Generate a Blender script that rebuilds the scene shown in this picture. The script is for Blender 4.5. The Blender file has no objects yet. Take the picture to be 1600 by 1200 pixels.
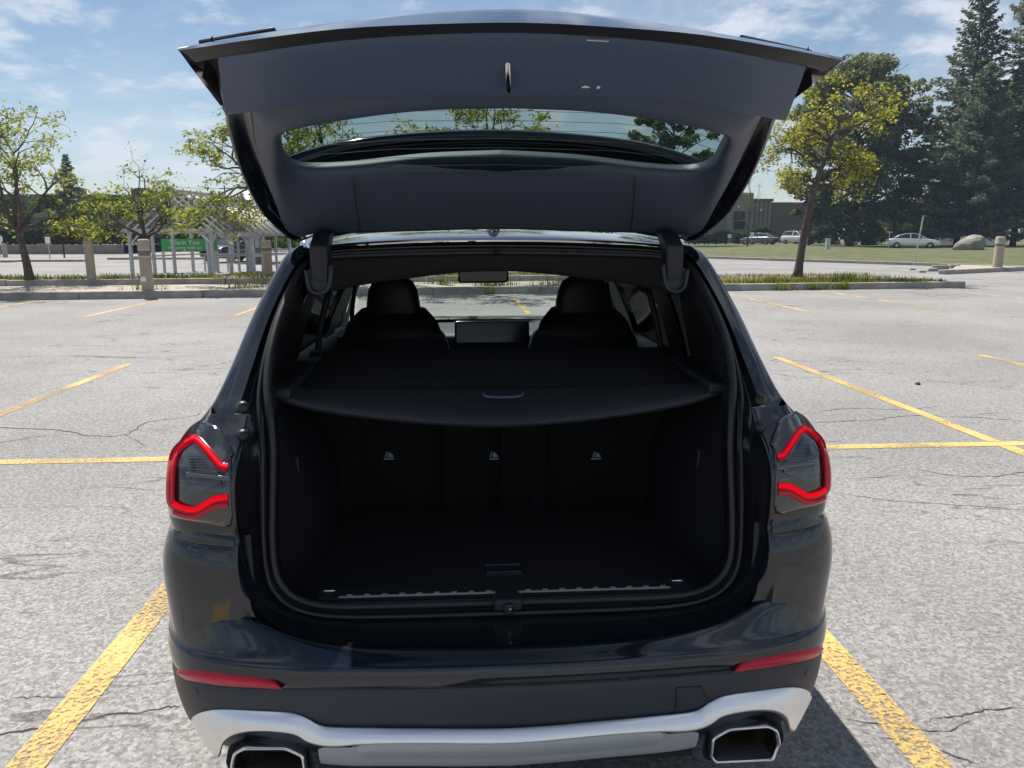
import bpy, math, random
import numpy as np
from mathutils import Vector, Matrix, Euler
R = math.radians
scene = bpy.context.scene
col = scene.collection

# ------------------------------------------------------------------ camera
CAM = np.array([-0.11, -1.65, 1.65]); F = 1200.0; PITCH = R(11.0); YAW = R(3.75)
cd = bpy.data.cameras.new('camera'); cam = bpy.data.objects.new('camera', cd); col.objects.link(cam)
cam.location = CAM; cam.rotation_euler = (R(90) - PITCH, 0, -YAW)
cd.sensor_width = 36; cd.lens = 36 * F / 1600; cd.clip_start = 0.02; cd.clip_end = 3000
scene.camera = cam
# ------------------------------------------------------------------ sky, sun, exposure
SUN = Vector((-0.26, 0.50, 1.0)).normalized()
W = bpy.data.worlds.new('World'); scene.world = W; W.use_nodes = True
nt = W.node_tree; nt.nodes.clear(); N = nt.nodes.new; LK = nt.links.new
sky = N('ShaderNodeTexSky'); sky.sky_type = 'NISHITA'; sky.sun_disc = False
sky.sun_elevation = math.asin(SUN.z); sky.sun_rotation = math.atan2(SUN.x, SUN.y)
sky.air_density = 1.0; sky.dust_density = 0.35; sky.ozone_density = 1.8; sky.altitude = 100
tc = N('ShaderNodeTexCoord'); sx = N('ShaderNodeSeparateXYZ'); LK(tc.outputs['Generated'], sx.inputs[0])
def vmath(op, a, b=None):
    n = N('ShaderNodeMath'); n.operation = op
    for i, v in enumerate((a, b)):
        if v is None: continue
        if isinstance(v, (int, float)): n.inputs[i].default_value = v
        else: LK(v, n.inputs[i])
    return n.outputs[0]
zz = vmath('ADD', vmath('MAXIMUM', sx.outputs[2], 0.0), 0.22)
cx = N('ShaderNodeCombineXYZ')
LK(vmath('DIVIDE', sx.outputs[0], zz), cx.inputs[0]); LK(vmath('DIVIDE', sx.outputs[1], zz), cx.inputs[1])
def cloud(scale, detail, lo, hi, off, dist=0.6):
    mp = N('ShaderNodeMapping'); mp.inputs['Location'].default_value = off; LK(cx.outputs[0], mp.inputs[0])
    nz = N('ShaderNodeTexNoise'); nz.inputs['Scale'].default_value = scale; nz.inputs['Detail'].default_value = detail
    nz.inputs['Roughness'].default_value = 0.6; nz.inputs['Distortion'].default_value = dist; LK(mp.outputs[0], nz.inputs['Vector'])
    mr = N('ShaderNodeMapRange'); mr.interpolation_type = 'SMOOTHSTEP'
    mr.inputs[1].default_value = lo; mr.inputs[2].default_value = hi; LK(nz.outputs[0], mr.inputs[0])
    return mr.outputs[0]
veil = vmath('MULTIPLY', cloud(1.0, 5, 0.36, 0.72, (3.1, 1.7, 0)), 0.65)
puff = vmath('MULTIPLY', cloud(3.0, 10, 0.50, 0.66, (1.3, 5.2, 0), 0.1), 0.85)
mixc = N('ShaderNodeMix'); mixc.data_type = 'RGBA'
LK(vmath('MINIMUM', vmath('ADD', veil, puff), 0.95), mixc.inputs['Factor'])
LK(sky.outputs[0], mixc.inputs['A']); mixc.inputs['B'].default_value = (7.8, 8.5, 9.5, 1)
bg = N('ShaderNodeBackground'); bg.inputs[1].default_value = 0.056; LK(mixc.outputs['Result'], bg.inputs[0])
wo = N('ShaderNodeOutputWorld'); LK(bg.outputs[0], wo.inputs[0])
sd = bpy.data.lights.new('sun', 'SUN'); sd.energy = 4.6; sd.angle = R(0.53); sd.color = (1, 0.955, 0.88)
so = bpy.data.objects.new('sun', sd); col.objects.link(so); so.rotation_euler = SUN.to_track_quat('Z', 'Y').to_euler()
scene.view_settings.view_transform = 'Standard'; scene.view_settings.look = 'None'
scene.view_settings.gamma = 1; scene.view_settings.exposure = 0.75
scene.render.engine = 'CYCLES'
scene.cycles.max_bounces = 7; scene.cycles.transparent_max_bounces = 16

# ------------------------------------------------------------------ pixel -> place
_fw = np.array([math.sin(YAW)*math.cos(PITCH), math.cos(YAW)*math.cos(PITCH), -math.sin(PITCH)])
_rt = np.array([math.cos(YAW), -math.sin(YAW), 0.0]); _up = np.cross(_rt, _fw)
def ray(px, py): return _fw*F + _rt*(px-800) - _up*(py-600)
def at_y(px, py, y):                      # where the sight line meets the upright plane at depth y
    d = ray(px, py); return CAM + d*((y-CAM[1])/d[1])
def at_z(px, py, z=0.0):                  # where the sight line meets level ground at height z
    d = ray(px, py); return CAM + d*((z-CAM[2])/d[2])

# ------------------------------------------------------------------ materials
def newmat(name):
    m = bpy.data.materials.new(name); m.use_nodes = True; t = m.node_tree
    return m, t, t.nodes['Principled BSDF']
def mat(name, c, rough=0.5, metal=0.0, ior=1.5, bump=None, var=0.0, vscale=3.0, coat=0.0, emit=None):
    m, t, b = newmat(name)
    b.inputs['Base Color'].default_value = (*c, 1); b.inputs['Roughness'].default_value = rough
    b.inputs['Metallic'].default_value = metal; b.inputs['IOR'].default_value = ior
    b.inputs['Coat Weight'].default_value = coat; b.inputs['Coat Roughness'].default_value = 0.03
    if emit: b.inputs['Emission Color'].default_value = (*emit[0], 1); b.inputs['Emission Strength'].default_value = emit[1]
    co = t.nodes.new('ShaderNodeTexCoord')
    if var:
        nz = t.nodes.new('ShaderNodeTexNoise'); nz.inputs['Scale'].default_value = vscale; nz.inputs['Detail'].default_value = 6
        t.links.new(co.outputs['Object'], nz.inputs['Vector'])
        mr = t.nodes.new('ShaderNodeMapRange'); mr.inputs[1].default_value = 0.3; mr.inputs[2].default_value = 0.7
        mr.inputs[3].default_value = 1-var; mr.inputs[4].default_value = 1+var; t.links.new(nz.outputs[0], mr.inputs[0])
        mx = t.nodes.new('ShaderNodeMix'); mx.data_type = 'RGBA'; mx.blend_type = 'MULTIPLY'; mx.inputs['Factor'].default_value = 1
        mx.inputs['A'].default_value = (*c, 1); t.links.new(mr.outputs[0], mx.inputs['B']); t.links.new(mx.outputs['Result'], b.inputs['Base Color'])
    if bump:
        nz = t.nodes.new('ShaderNodeTexNoise'); nz.inputs['Scale'].default_value = bump[0]; nz.inputs['Detail'].default_value = 4
        t.links.new(co.outputs['Object'], nz.inputs['Vector'])
        bp = t.nodes.new('ShaderNodeBump'); bp.inputs['Strength'].default_value = bump[1]; bp.inputs['Distance'].default_value = bump[2]
        t.links.new(nz.outputs[0], bp.inputs['Height']); t.links.new(bp.outputs[0], b.inputs['Normal'])
    return m
def glassmat(name, tint, refl=1.0, ior=1.5):
    m = bpy.data.materials.new(name); m.use_nodes = True; t = m.node_tree; t.nodes.clear()
    o = t.nodes.new('ShaderNodeOutputMaterial'); a = t.nodes.new('ShaderNodeBsdfTransparent'); a.inputs[0].default_value = (*tint, 1)
    g = t.nodes.new('ShaderNodeBsdfGlossy'); g.inputs['Roughness'].default_value = 0.01; g.inputs[0].default_value = (refl, refl, refl, 1)
    lw = t.nodes.new('ShaderNodeLayerWeight'); lw.inputs[0].default_value = 0.5
    pw = t.nodes.new('ShaderNodeMath'); pw.operation = 'POWER'; t.links.new(lw.outputs['Facing'], pw.inputs[0]); pw.inputs[1].default_value = 5
    f = t.nodes.new('ShaderNodeMath'); f.operation = 'MULTIPLY_ADD'; t.links.new(pw.outputs[0], f.inputs[0]); f.inputs[1].default_value = 0.9; f.inputs[2].default_value = 0.05
    x = t.nodes.new('ShaderNodeMixShader'); t.links.new(f.outputs[0], x.inputs[0]); t.links.new(a.outputs[0], x.inputs[1]); t.links.new(g.outputs[0], x.inputs[2])
    t.links.new(x.outputs[0], o.inputs[0]); return m
def leafmat(name, c, trans=0.45, var=0.35, c2=None):
    m = bpy.data.materials.new(name); m.use_nodes = True; t = m.node_tree; t.nodes.clear()
    o = t.nodes.new('ShaderNodeOutputMaterial'); ge = t.nodes.new('ShaderNodeNewGeometry')
    c2 = c2 or tuple(v*1.5 for v in c)
    rp = t.nodes.new('ShaderNodeValToRGB'); rp.color_ramp.elements[0].color = (*[v*(1-var) for v in c], 1)
    rp.color_ramp.elements[1].color = (*c2, 1); e = rp.color_ramp.elements.new(0.55); e.color = (*c, 1)
    t.links.new(ge.outputs['Random Per Island'], rp.inputs[0])
    d = t.nodes.new('ShaderNodeBsdfDiffuse'); tr = t.nodes.new('ShaderNodeBsdfTranslucent')
    t.links.new(rp.outputs[0], d.inputs[0])
    mm = t.nodes.new('ShaderNodeMix'); mm.data_type = 'RGBA'; mm.blend_type = 'MULTIPLY'; mm.inputs['Factor'].default_value = 1
    t.links.new(rp.outputs[0], mm.inputs['A']); mm.inputs['B'].default_value = (1.35, 1.25, 0.6, 1); t.links.new(mm.outputs['Result'], tr.inputs[0])
    x = t.nodes.new('ShaderNodeMixShader'); x.inputs[0].default_value = trans
    t.links.new(d.outputs[0], x.inputs[1]); t.links.new(tr.outputs[0], x.inputs[2]); t.links.new(x.outputs[0], o.inputs[0]); return m

def asphalt(name, base=0.25, cracks=True):
    m, t, b = newmat(name); n = t.nodes.new; L = t.links.new
    co = n('ShaderNodeTexCoord')
    def noise(scale, detail=5, rough=0.55, vec=None, dist=0.0):
        z = n('ShaderNodeTexNoise'); z.inputs['Scale'].default_value = scale; z.inputs['Detail'].default_value = detail
        z.inputs['Roughness'].default_value = rough; z.inputs['Distortion'].default_value = dist
        L(vec or co.outputs['Object'], z.inputs['Vector']); return z.outputs[0]
    def mr(v, a, c, lo, hi, smooth=True):
        r = n('ShaderNodeMapRange'); r.interpolation_type = 'SMOOTHSTEP' if smooth else 'LINEAR'
        for i, q in enumerate((a, c, lo, hi)): r.inputs[i+1].default_value = q
        L(v, r.inputs[0]); return r.outputs[0]
    def mul(a, c):
        k = n('ShaderNodeMath'); k.operation = 'MULTIPLY'; L(a, k.inputs[0])
        if isinstance(c, float): k.inputs[1].default_value = c
        else: L(c, k.inputs[1])
        return k.outputs[0]
    vo = n('ShaderNodeTexVoronoi'); vo.inputs['Scale'].default_value = 85; L(co.outputs['Object'], vo.inputs['Vector'])
    sep = n('ShaderNodeSeparateColor'); L(vo.outputs['Color'], sep.inputs[0])
    grain = mr(sep.outputs[0], 0.0, 1.0, 0.66, 1.34, False)
    grain2 = mr(noise(32, 3, 0.7), 0.3, 0.7, 0.85, 1.15)
    patch = mr(noise(0.33, 4, 0.6), 0.3, 0.7, 0.86, 1.12)
    stain = mr(noise(1.7, 6, 0.65, None, 0.8), 0.58, 0.75, 1.0, 0.84)
    v = mul(mul(mul(grain, grain2), patch), stain)
    v = mul(v, base)
    if cracks:
        mp = n('ShaderNodeMapping'); mp.inputs['Scale'].default_value = (0.16, 0.62, 1); L(co.outputs['Object'], mp.inputs[0])
        def level(vec, scale, w, det, off, dist=0.0):
            z = noise(scale, det, 0.5, vec, dist)
            a = n('ShaderNodeMath'); a.operation = 'SUBTRACT'; L(z, a.inputs[0]); a.inputs[1].default_value = off
            a2 = n('ShaderNodeMath'); a2.operation = 'ABSOLUTE'; L(a.outputs[0], a2.inputs[0])
            return mr(a2.outputs[0], w*0.35, w, 0.55, 1.0)
        gate = noise(0.30, 2)
        gg = mr(gate, 0.46, 0.58, 0.0, 1.0)
        c1 = level(mp.outputs[0], 1.0, 0.0040, 4.5, 0.5, 0.1)
        c2 = level(mp.outputs[0], 1.5, 0.0042, 4.5, 0.42, 0.1)
        c3 = level(co.outputs['Object'], 0.4, 0.0016, 6, 0.52)
        cc = mul(mul(c1, c2), c3)
        mx = n('ShaderNodeMix'); L(gg, mx.inputs['Factor']); mx.inputs['A'].default_value = 1.0; L(cc, mx.inputs['B'])
        v = mul(v, mx.outputs[0])
    cb = n('ShaderNodeCombineColor'); L(mul(v, 1.0), cb.inputs[0]); L(mul(v, 0.965), cb.inputs[1]); L(mul(v, 0.94), cb.inputs[2])
    L(cb.outputs[0], b.inputs['Base Color']); b.inputs['Roughness'].default_value = 0.88; b.inputs['IOR'].default_value = 1.35
    bp = n('ShaderNodeBump'); bp.inputs['Strength'].default_value = 0.6; bp.inputs['Distance'].default_value = 0.004
    L(sep.outputs[0], bp.inputs['Height']); L(bp.outputs[0], b.inputs['Normal'])
    return m
def paintmat(name, c):                                   # worn road paint: holes let the asphalt through
    m, t, b = newmat(name); n = t.nodes.new; L = t.links.new
    b.inputs['Roughness'].default_value = 0.75
    co = n('ShaderNodeTexCoord')
    z = n('ShaderNodeTexNoise'); z.inputs['Scale'].default_value = 55; z.inputs['Detail'].default_value = 7; z.inputs['Roughness'].default_value = 0.72; L(co.outputs['Object'], z.inputs['Vector'])
    z2 = n('ShaderNodeTexNoise'); z2.inputs['Scale'].default_value = 1.3; z2.inputs['Detail'].default_value = 3; L(co.outputs['Object'], z2.inputs['Vector'])
    ad = n('ShaderNodeMath'); ad.operation = 'MULTIPLY_ADD'; L(z2.outputs[0], ad.inputs[0]); ad.inputs[1].default_value = 0.45; L(z.outputs[0], ad.inputs[2])
    r = n('ShaderNodeMapRange'); r.inputs[1].default_value = 0.60; r.inputs[2].default_value = 0.76; L(ad.outputs[0], r.inputs[0])
    L(r.outputs[0], b.inputs['Alpha'])
    r2 = n('ShaderNodeMapRange'); r2.inputs[1].default_value = 0.3; r2.inputs[2].default_value = 0.7; r2.inputs[3].default_value = 0.75; r2.inputs[4].default_value = 1.15; L(z2.outputs[0], r2.inputs[0])
    mx = n('ShaderNodeMix'); mx.data_type = 'RGBA'; mx.blend_type = 'MULTIPLY'; mx.inputs['Factor'].default_value = 1
    mx.inputs['A'].default_value = (*c, 1); L(r2.outputs[0], mx.inputs['B']); L(mx.outputs['Result'], b.inputs['Base Color'])
    return m

M = {}
M['asphalt'] = asphalt('asphalt', 0.232)
M['asphalt_far'] = asphalt('asphalt_far', 0.27, False)
M['yellow_paint'] = paintmat('yellow_paint', (0.53, 0.36, 0.12))
M['concrete'] = mat('concrete', (0.30, 0.275, 0.24), 0.9, bump=(60, 0.5, 0.01), var=0.22, vscale=4)
M['kerb'] = mat('kerb', (0.27, 0.25, 0.225), 0.9, bump=(50, 0.5, 0.01), var=0.3, vscale=2.5)
M['walk'] = mat('walk', (0.33, 0.285, 0.24), 0.9, bump=(30, 0.4, 0.01), var=0.25, vscale=1.5)
M['soil'] = mat('soil', (0.16, 0.12, 0.08), 0.95, bump=(20, 0.8, 0.03), var=0.4, vscale=5)
M['lawn'] = mat('lawn', (0.096, 0.105, 0.040), 0.95, bump=(35, 1.0, 0.05), var=0.38, vscale=1.1)
M['paint'] = mat('black_paint', (0.006, 0.0085, 0.015), 0.08, ior=1.66)
M['jamb'] = mat('jamb_paint', (0.010, 0.011, 0.014), 0.22, ior=1.6, coat=0.3)
M['clad'] = mat('dark_cladding', (0.024, 0.029, 0.042), 0.5, bump=(600, 0.15, 0.001))
M['trim'] = mat('sky_tinted_trim', (0.066, 0.096, 0.160), 0.55, bump=(500, 0.15, 0.001))  # grey plastic; blue skylight cast put into its base colour
M['wtrim'] = mat('sky_tinted_window_trim', (0.050, 0.066, 0.105), 0.55, bump=(500, 0.12, 0.001))  # darker trim, blue of the sky tinted into the base colour too
M['dtrim'] = mat('dark_trim', (0.013, 0.0145, 0.020), 0.55, bump=(500, 0.12, 0.001))
M['headliner'] = mat('headliner', (0.022, 0.020, 0.026), 0.9)
M['carpet'] = mat('carpet', (0.0045, 0.0045, 0.006), 0.95, bump=(300, 0.6, 0.003))
M['leather'] = mat('black_leather', (0.010, 0.010, 0.012), 0.45, bump=(160, 0.2, 0.002))
M['rubber'] = mat('rubber', (0.012, 0.012, 0.013), 0.45)
M['silver'] = mat('silver_trim', (0.84, 0.85, 0.86), 0.30, metal=0.75, bump=(700, 0.05, 0.0005))
M['skid'] = mat('skid_grey', (0.42, 0.43, 0.45), 0.40, metal=0.2, bump=(700, 0.08, 0.0005))
M['chrome'] = mat('chrome', (0.75, 0.75, 0.76), 0.12, metal=1.0)
M['exhaust'] = mat('burnt_steel', (0.42, 0.31, 0.20), 0.33, metal=1.0, var=0.4, vscale=9)
M['redlens'] = mat('red_lens', (0.50, 0.012, 0.035), 0.3, ior=1.4, var=0.1, vscale=40)
M['redlit'] = mat('red_lit', (0.5, 0.004, 0.012), 0.4, ior=1.12, emit=((0.9, 0.001, 0.012), 0.40))
M['reddim'] = mat('red_dim', (0.28, 0.004, 0.014), 0.2, ior=1.3, emit=((1.0, 0.003, 0.018), 0.045))
M['smoke'] = mat('smoked_lens', (0.016, 0.015, 0.018), 0.08, coat=1.0, ior=1.6)
M['lampgrey'] = mat('lamp_grey', (0.055, 0.06, 0.068), 0.2, coat=1.0)
M['glass'] = glassmat('windscreen_glass', (0.72, 0.79, 0.76))
M['privacy'] = glassmat('privacy_glass', (0.018, 0.02, 0.02), 0.25)
M['rearglass'] = glassmat('rear_glass', (0.40, 0.48, 0.455), 0.08)
M['screen'] = mat('screen', (0.004, 0.004, 0.005), 0.15)
M['mirrorglass'] = mat('mirror_glass', (0.05, 0.052, 0.055), 0.08, metal=1.0)
M['white'] = mat('white_paint', (0.75, 0.75, 0.74), 0.5)
M['iconwhite'] = mat('icon_white', (0.35, 0.36, 0.38), 0.6)
M['tyre'] = mat('tyre', (0.015, 0.015, 0.015), 0.85)
M['rim'] = mat('rim_metal', (0.35, 0.35, 0.36), 0.3, metal=0.9)
M['bollard'] = mat('bollard_concrete', (0.36, 0.30, 0.225), 0.85, bump=(60, 0.4, 0.006), var=0.12, vscale=5)
M['band'] = mat('bollard_band', (0.45, 0.43, 0.38), 0.6)
M['grime'] = mat('bollard_grey', (0.16, 0.15, 0.135), 0.8, var=0.4, vscale=30)
M['frame'] = mat('galvanised', (0.42, 0.42, 0.43), 0.5, metal=0.3, var=0.15, vscale=5)
M['poly'] = mat('polycarbonate', (0.40, 0.45, 0.43), 0.35, var=0.15, vscale=2)
M['slatp'] = mat('aged_polycarbonate', (0.36, 0.33, 0.28), 0.5, var=0.2, vscale=3)
M['green'] = mat('sign_green', (0.05, 0.32, 0.06), 0.5)
M['signwhite'] = mat('sign_white', (0.62, 0.68, 0.62), 0.6)
M['bark'] = mat('bark', (0.085, 0.070, 0.058), 0.95, bump=(18, 1.0, 0.04), var=0.4, vscale=6)
M['darkbark'] = mat('dark_bark', (0.05, 0.042, 0.036), 0.95, bump=(12, 1.0, 0.05), var=0.3, vscale=4)
M['locust'] = leafmat('locust_leaf', (0.19, 0.24, 0.070), 0.55, 0.3, (0.33, 0.33, 0.10))
M['yellowleaf'] = leafmat('yellow_leaf', (0.27, 0.30, 0.075), 0.5, 0.45, (0.46, 0.42, 0.11))
M['maple'] = leafmat('maple_leaf', (0.115, 0.140, 0.095), 0.55, 0.4, (0.19, 0.215, 0.14))
M['spruce'] = leafmat('spruce_needles', (0.125, 0.160, 0.155), 0.55, 0.4, (0.20, 0.235, 0.22))
M['spruce2'] = leafmat('dark_spruce_needles', (0.098, 0.118, 0.102), 0.5, 0.4, (0.165, 0.175, 0.15))
M['hedge'] = leafmat('hedge_leaf', (0.055, 0.078, 0.042), 0.3, 0.4, (0.09, 0.12, 0.06))
M['lime'] = leafmat('lime_leaf', (0.085, 0.15, 0.025), 0.4, 0.4, (0.17, 0.22, 0.035))
M['olive'] = leafmat('olive_leaf', (0.075, 0.07, 0.03), 0.35, 0.4, (0.12, 0.11, 0.05))
M['grass'] = leafmat('grass_blade', (0.115, 0.155, 0.028), 0.45, 0.4, (0.26, 0.27, 0.06))
M['slate'] = mat('shaded_cladding', (0.075, 0.065, 0.066), 0.8, var=0.12, vscale=0.6)  # brown front with its shade mixed into the base colour; roofs share it
M['brown'] = mat('brown_brick', (0.13, 0.085, 0.07), 0.85, var=0.2, vscale=2)
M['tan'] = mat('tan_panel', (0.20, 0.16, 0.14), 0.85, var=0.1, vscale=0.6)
M['precast'] = mat('precast', (0.235, 0.205, 0.165), 0.9, var=0.15, vscale=1.2)
M['wglass'] = mat('window_glass', (0.02, 0.025, 0.03), 0.08, ior=1.6)
M['wall'] = mat('retaining_wall', (0.20, 0.17, 0.15), 0.9, var=0.2, vscale=2)
M['stone'] = mat('boulder_stone', (0.22, 0.20, 0.17), 0.9, bump=(4, 0.9, 0.12), var=0.3, vscale=2)
M['lampglow'] = mat('wall_lamp_glass', (0.8, 0.8, 0.78), 0.4)
M['cable'] = mat('cable', (0.03, 0.03, 0.03), 0.7)
M['wood'] = mat('pole_wood', (0.10, 0.08, 0.065), 0.9)
def carpaint(n, c, metal=0.3): return mat(n, c, 0.25, metal=metal, coat=1.0)
M['silvercar'] = carpaint('silver_car_paint', (0.62, 0.64, 0.66), 0.4)
M['greycar'] = carpaint('grey_car_paint', (0.13, 0.135, 0.145))
M['darkcar'] = carpaint('dark_car_paint', (0.025, 0.03, 0.035))
M['whitecar'] = carpaint('white_car_paint', (0.75, 0.75, 0.75), 0.0)
M['headlamp'] = mat('headlamp', (0.6, 0.62, 0.65), 0.1, coat=1.0)

# ------------------------------------------------------------------ mesh helpers
def link(name, me, m, parent=None, smooth=True):
    o = bpy.data.objects.new(name, me); col.objects.link(o)
    if m is not None: me.materials.append(M[m] if isinstance(m, str) else m)
    if smooth: me.shade_smooth()
    if parent is not None:
        o.parent = parent; o.matrix_parent_inverse = parent.matrix_basis.inverted()
    return o
def obj(name, v, f, m, parent=None, smooth=True, bevel=0, solid=0, off=-1):
    me = bpy.data.meshes.new(name); me.from_pydata([tuple(map(float, p)) for p in v], [], f); me.update()
    o = link(name, me, m, parent, smooth)
    if solid:
        s = o.modifiers.new('s', 'SOLIDIFY'); s.thickness = solid; s.offset = off
    if bevel:
        b = o.modifiers.new('b', 'BEVEL'); b.width = bevel; b.segments = 2; b.limit_method = 'ANGLE'; b.angle_limit = R(35)
        b.harden_normals = False
    if bevel or solid: me.set_sharp_from_angle(angle=R(38))
    return o
def tag(o, label=None, cat=None, group=None, kind=None):
    for k, v in (('label', label), ('category', cat), ('group', group), ('kind', kind)):
        if v: o[k] = v
    return o
def empty(name, loc=(0, 0, 0), rz=0.0):
    o = bpy.data.objects.new(name, None); col.objects.link(o); o.location = loc; o.rotation_euler = (0, 0, rz); o.empty_display_size = 0.2; return o
def put(o, parent):                       # parent a locally built piece without keeping world place
    o.parent = parent; return o
def cr(pts, n):                           # Catmull-Rom through points, n steps a span
    P = np.array(pts, float); out = []
    if len(P) == 2: return np.array([P[0]+(P[1]-P[0])*t for t in np.linspace(0, 1, n+1)])
    Q = np.vstack([2*P[0]-P[1], P, 2*P[-1]-P[-2]])
    for i in range(1, len(Q)-2):
        for k in range(n):
            t = k/n; a, b, c, d = Q[i-1], Q[i], Q[i+1], Q[i+2]
            out.append(0.5*((2*b)+(-a+c)*t+(2*a-5*b+4*c-d)*t*t+(-a+3*b-3*c+d)*t**3))
    out.append(Q[-2]); return np.array(out)
def mirror_rows(rows):                    # rows from x=0 outwards -> whole width
    out = []
    for r in rows:
        r = [np.array(p, float) for p in r]; r[0][0] = 0
        out.append([p*np.array([-1, 1, 1]) for p in r[:0:-1]] + r)
    return out
def grid(name, rows, m, parent=None, su=4, sv=4, solid=0, flip=False, off=-1, smooth=True, bevel=0):
    rows = [cr(r, su) for r in rows] if su > 1 else [np.array(r, float) for r in rows]
    A = np.array(rows)
    if sv > 1: A = np.stack([cr(A[:, j], sv) for j in range(A.shape[1])], 1)
    nr, nc = A.shape[:2]; v = A.reshape(-1, 3); f = []
    for i in range(nr-1):
        for j in range(nc-1):
            q = (i*nc+j, i*nc+j+1, (i+1)*nc+j+1, (i+1)*nc+j); f.append(q[::-1] if flip else q)
    return obj(name, v, f, m, parent, smooth, bevel, solid, off)
def tube(path, r, n=8, closed=False):
    P = np.array(path, float); k = len(P); rr = np.full(k, r) if np.isscalar(r) else np.array(r, float)
    T = np.gradient(P, axis=0)
    if closed: T = np.roll(P, -1, 0)-np.roll(P, 1, 0)
    T /= np.linalg.norm(T, axis=1)[:, None]+1e-9
    a = np.array([0, 0, 1.0]) if abs(T[0][2]) < 0.9 else np.array([1.0, 0, 0])
    v = []
    for i in range(k):
        a = a-T[i]*(a@T[i]); a /= np.linalg.norm(a)+1e-9; b = np.cross(T[i], a)
        for q in range(n):
            t = 2*math.pi*q/n; v.append(P[i]+(a*math.cos(t)+b*math.sin(t))*rr[i])
    f = []
    for i in range(k if closed else k-1):
        for q in range(n):
            i2 = (i+1) % k; f.append((i*n+q, i*n+(q+1) % n, i2*n+(q+1) % n, i2*n+q))
    if not closed: f.append(tuple(range(n))[::-1]); f.append(tuple((k-1)*n+q for q in range(n)))
    return v, f
def tubeobj(name, path, r, m, parent=None, n=8, closed=False):
    v, f = tube(path, r, n, closed); return obj(name, v, f, m, parent)
class MB:
    def __init__(s): s.v = []; s.f = []
    def add(s, v, f):
        o = len(s.v); s.v += [tuple(p) for p in v]; s.f += [tuple(i+o for i in q) for q in f]; return s
    def box(s, c, d, rz=0.0, rot=None):
        m = Matrix.Rotation(rz, 3, 'Z') if rot is None else Euler(rot).to_matrix()
        v = [Vector(c)+m @ Vector((x*d[0]/2, y*d[1]/2, z*d[2]/2)) for x in (-1, 1) for y in (-1, 1) for z in (-1, 1)]
        return s.add(v, [(0, 1, 3, 2), (4, 6, 7, 5), (0, 4, 5, 1), (2, 3, 7, 6), (0, 2, 6, 4), (1, 5, 7, 3)])
    def bar(s, a, b, w, h=None):
        h = h or w; a = Vector(a); b = Vector(b); q = (b-a).to_track_quat('Y', 'Z').to_matrix(); L = (b-a).length
        v = [a+q @ Vector((x*w/2, y*L, z*h/2)) for x in (-1, 1) for y in (0, 1) for z in (-1, 1)]
        return s.add(v, [(0, 1, 3, 2), (4, 6, 7, 5), (0, 4, 5, 1), (2, 3, 7, 6), (0, 2, 6, 4), (1, 5, 7, 3)])
    def tube(s, p, r, n=8): return s.add(*tube(p, r, n))
    def lathe(s, prof, n=24, c=(0, 0, 0), axis='Z'):
        v = []; f = []; k = len(prof)
        for i in range(n):
            t = 2*math.pi*i/n
            for r, z in prof:
                p = (r*math.cos(t), r*math.sin(t), z) if axis == 'Z' else (z, r*math.cos(t), r*math.sin(t))
                v.append((p[0]+c[0], p[1]+c[1], p[2]+c[2]))
        for i in range(n):
            for j in range(k-1):
                a = i*k+j; b = ((i+1) % n)*k+j; f.append((a, b, b+1, a+1))
        return s.add(v, f)
    def prism(s, poly, y0, y1):           # polygon in (x, z) extruded along y
        n = len(poly); v = [(x, y0, z) for x, z in poly]+[(x, y1, z) for x, z in poly]
        f = [tuple(range(n)), tuple(range(2*n-1, n-1, -1))]+[(i+n, (i+1) % n+n, (i+1) % n, i) for i in range(n)]
        return s.add(v, f)
    def build(s, name, m, parent=None, smooth=False, bevel=0): return obj(name, s.v, s.f, m, parent, smooth, bevel)
def box(name, c, d, m, parent=None, bevel=0, rz=0.0, rot=None): return MB().box(c, d, rz, rot).build(name, m, parent, False, bevel)
def text_obj(name, body, size, mtx, m, parent=None, extrude=0.004, align='CENTER'):
    cu = bpy.data.curves.new(name, 'FONT'); cu.body = body; cu.size = size; cu.extrude = extrude; cu.align_x = align; cu.align_y = 'CENTER'; cu.resolution_u = 3
    t = bpy.data.objects.new(name, cu); col.objects.link(t); bpy.context.view_layer.update()
    me = bpy.data.meshes.new_from_object(t); bpy.data.objects.remove(t)
    me.transform(mtx); o = link(name, me, m, parent, False); o['kind'] = 'stuff'; return o

# ================================================================== GROUND AND MARKINGS
def sheet(name, poly, z, m, **k):
    o = obj(name, [(x, y, z) for x, y in poly], [tuple(range(len(poly)))], m, None, False); tag(o, kind='structure', **k); return o
sheet('ground', [(-900, -400), (900, -400), (900, 1500), (-900, 1500)], 0.0, 'asphalt')
def stripe(a, b, w=0.125, z=0.004):
    a = np.array(a[:2], float); b = np.array(b[:2], float); d = (b-a)/np.linalg.norm(b-a); n = np.array([-d[1], d[0]])*w/2
    sheet('parking_line', [a-n, b-n, b+n, a+n], z, 'yellow_paint')
for x in (-7.35, -4.43, -1.50, 1.36, 4.19, 7.1, 10.0):
    stripe((x, -1.2), (x, 3.97)); stripe((x, 4.11), (x, 8.5), 0.115)
stripe((-14, 4.04), (14, 4.04), 0.12)
for i, x in enumerate((-16.8, -13.8, -10.8, -7.8, -4.8, -1.75, 1.31, 4.4, 7.45, 10.65, 14.6)):
    stripe((x, 14.3+0.035*x), (x-0.02, 19.75+0.105*x+(2.2 if x > 14 else 0)), 0.115)

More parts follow.
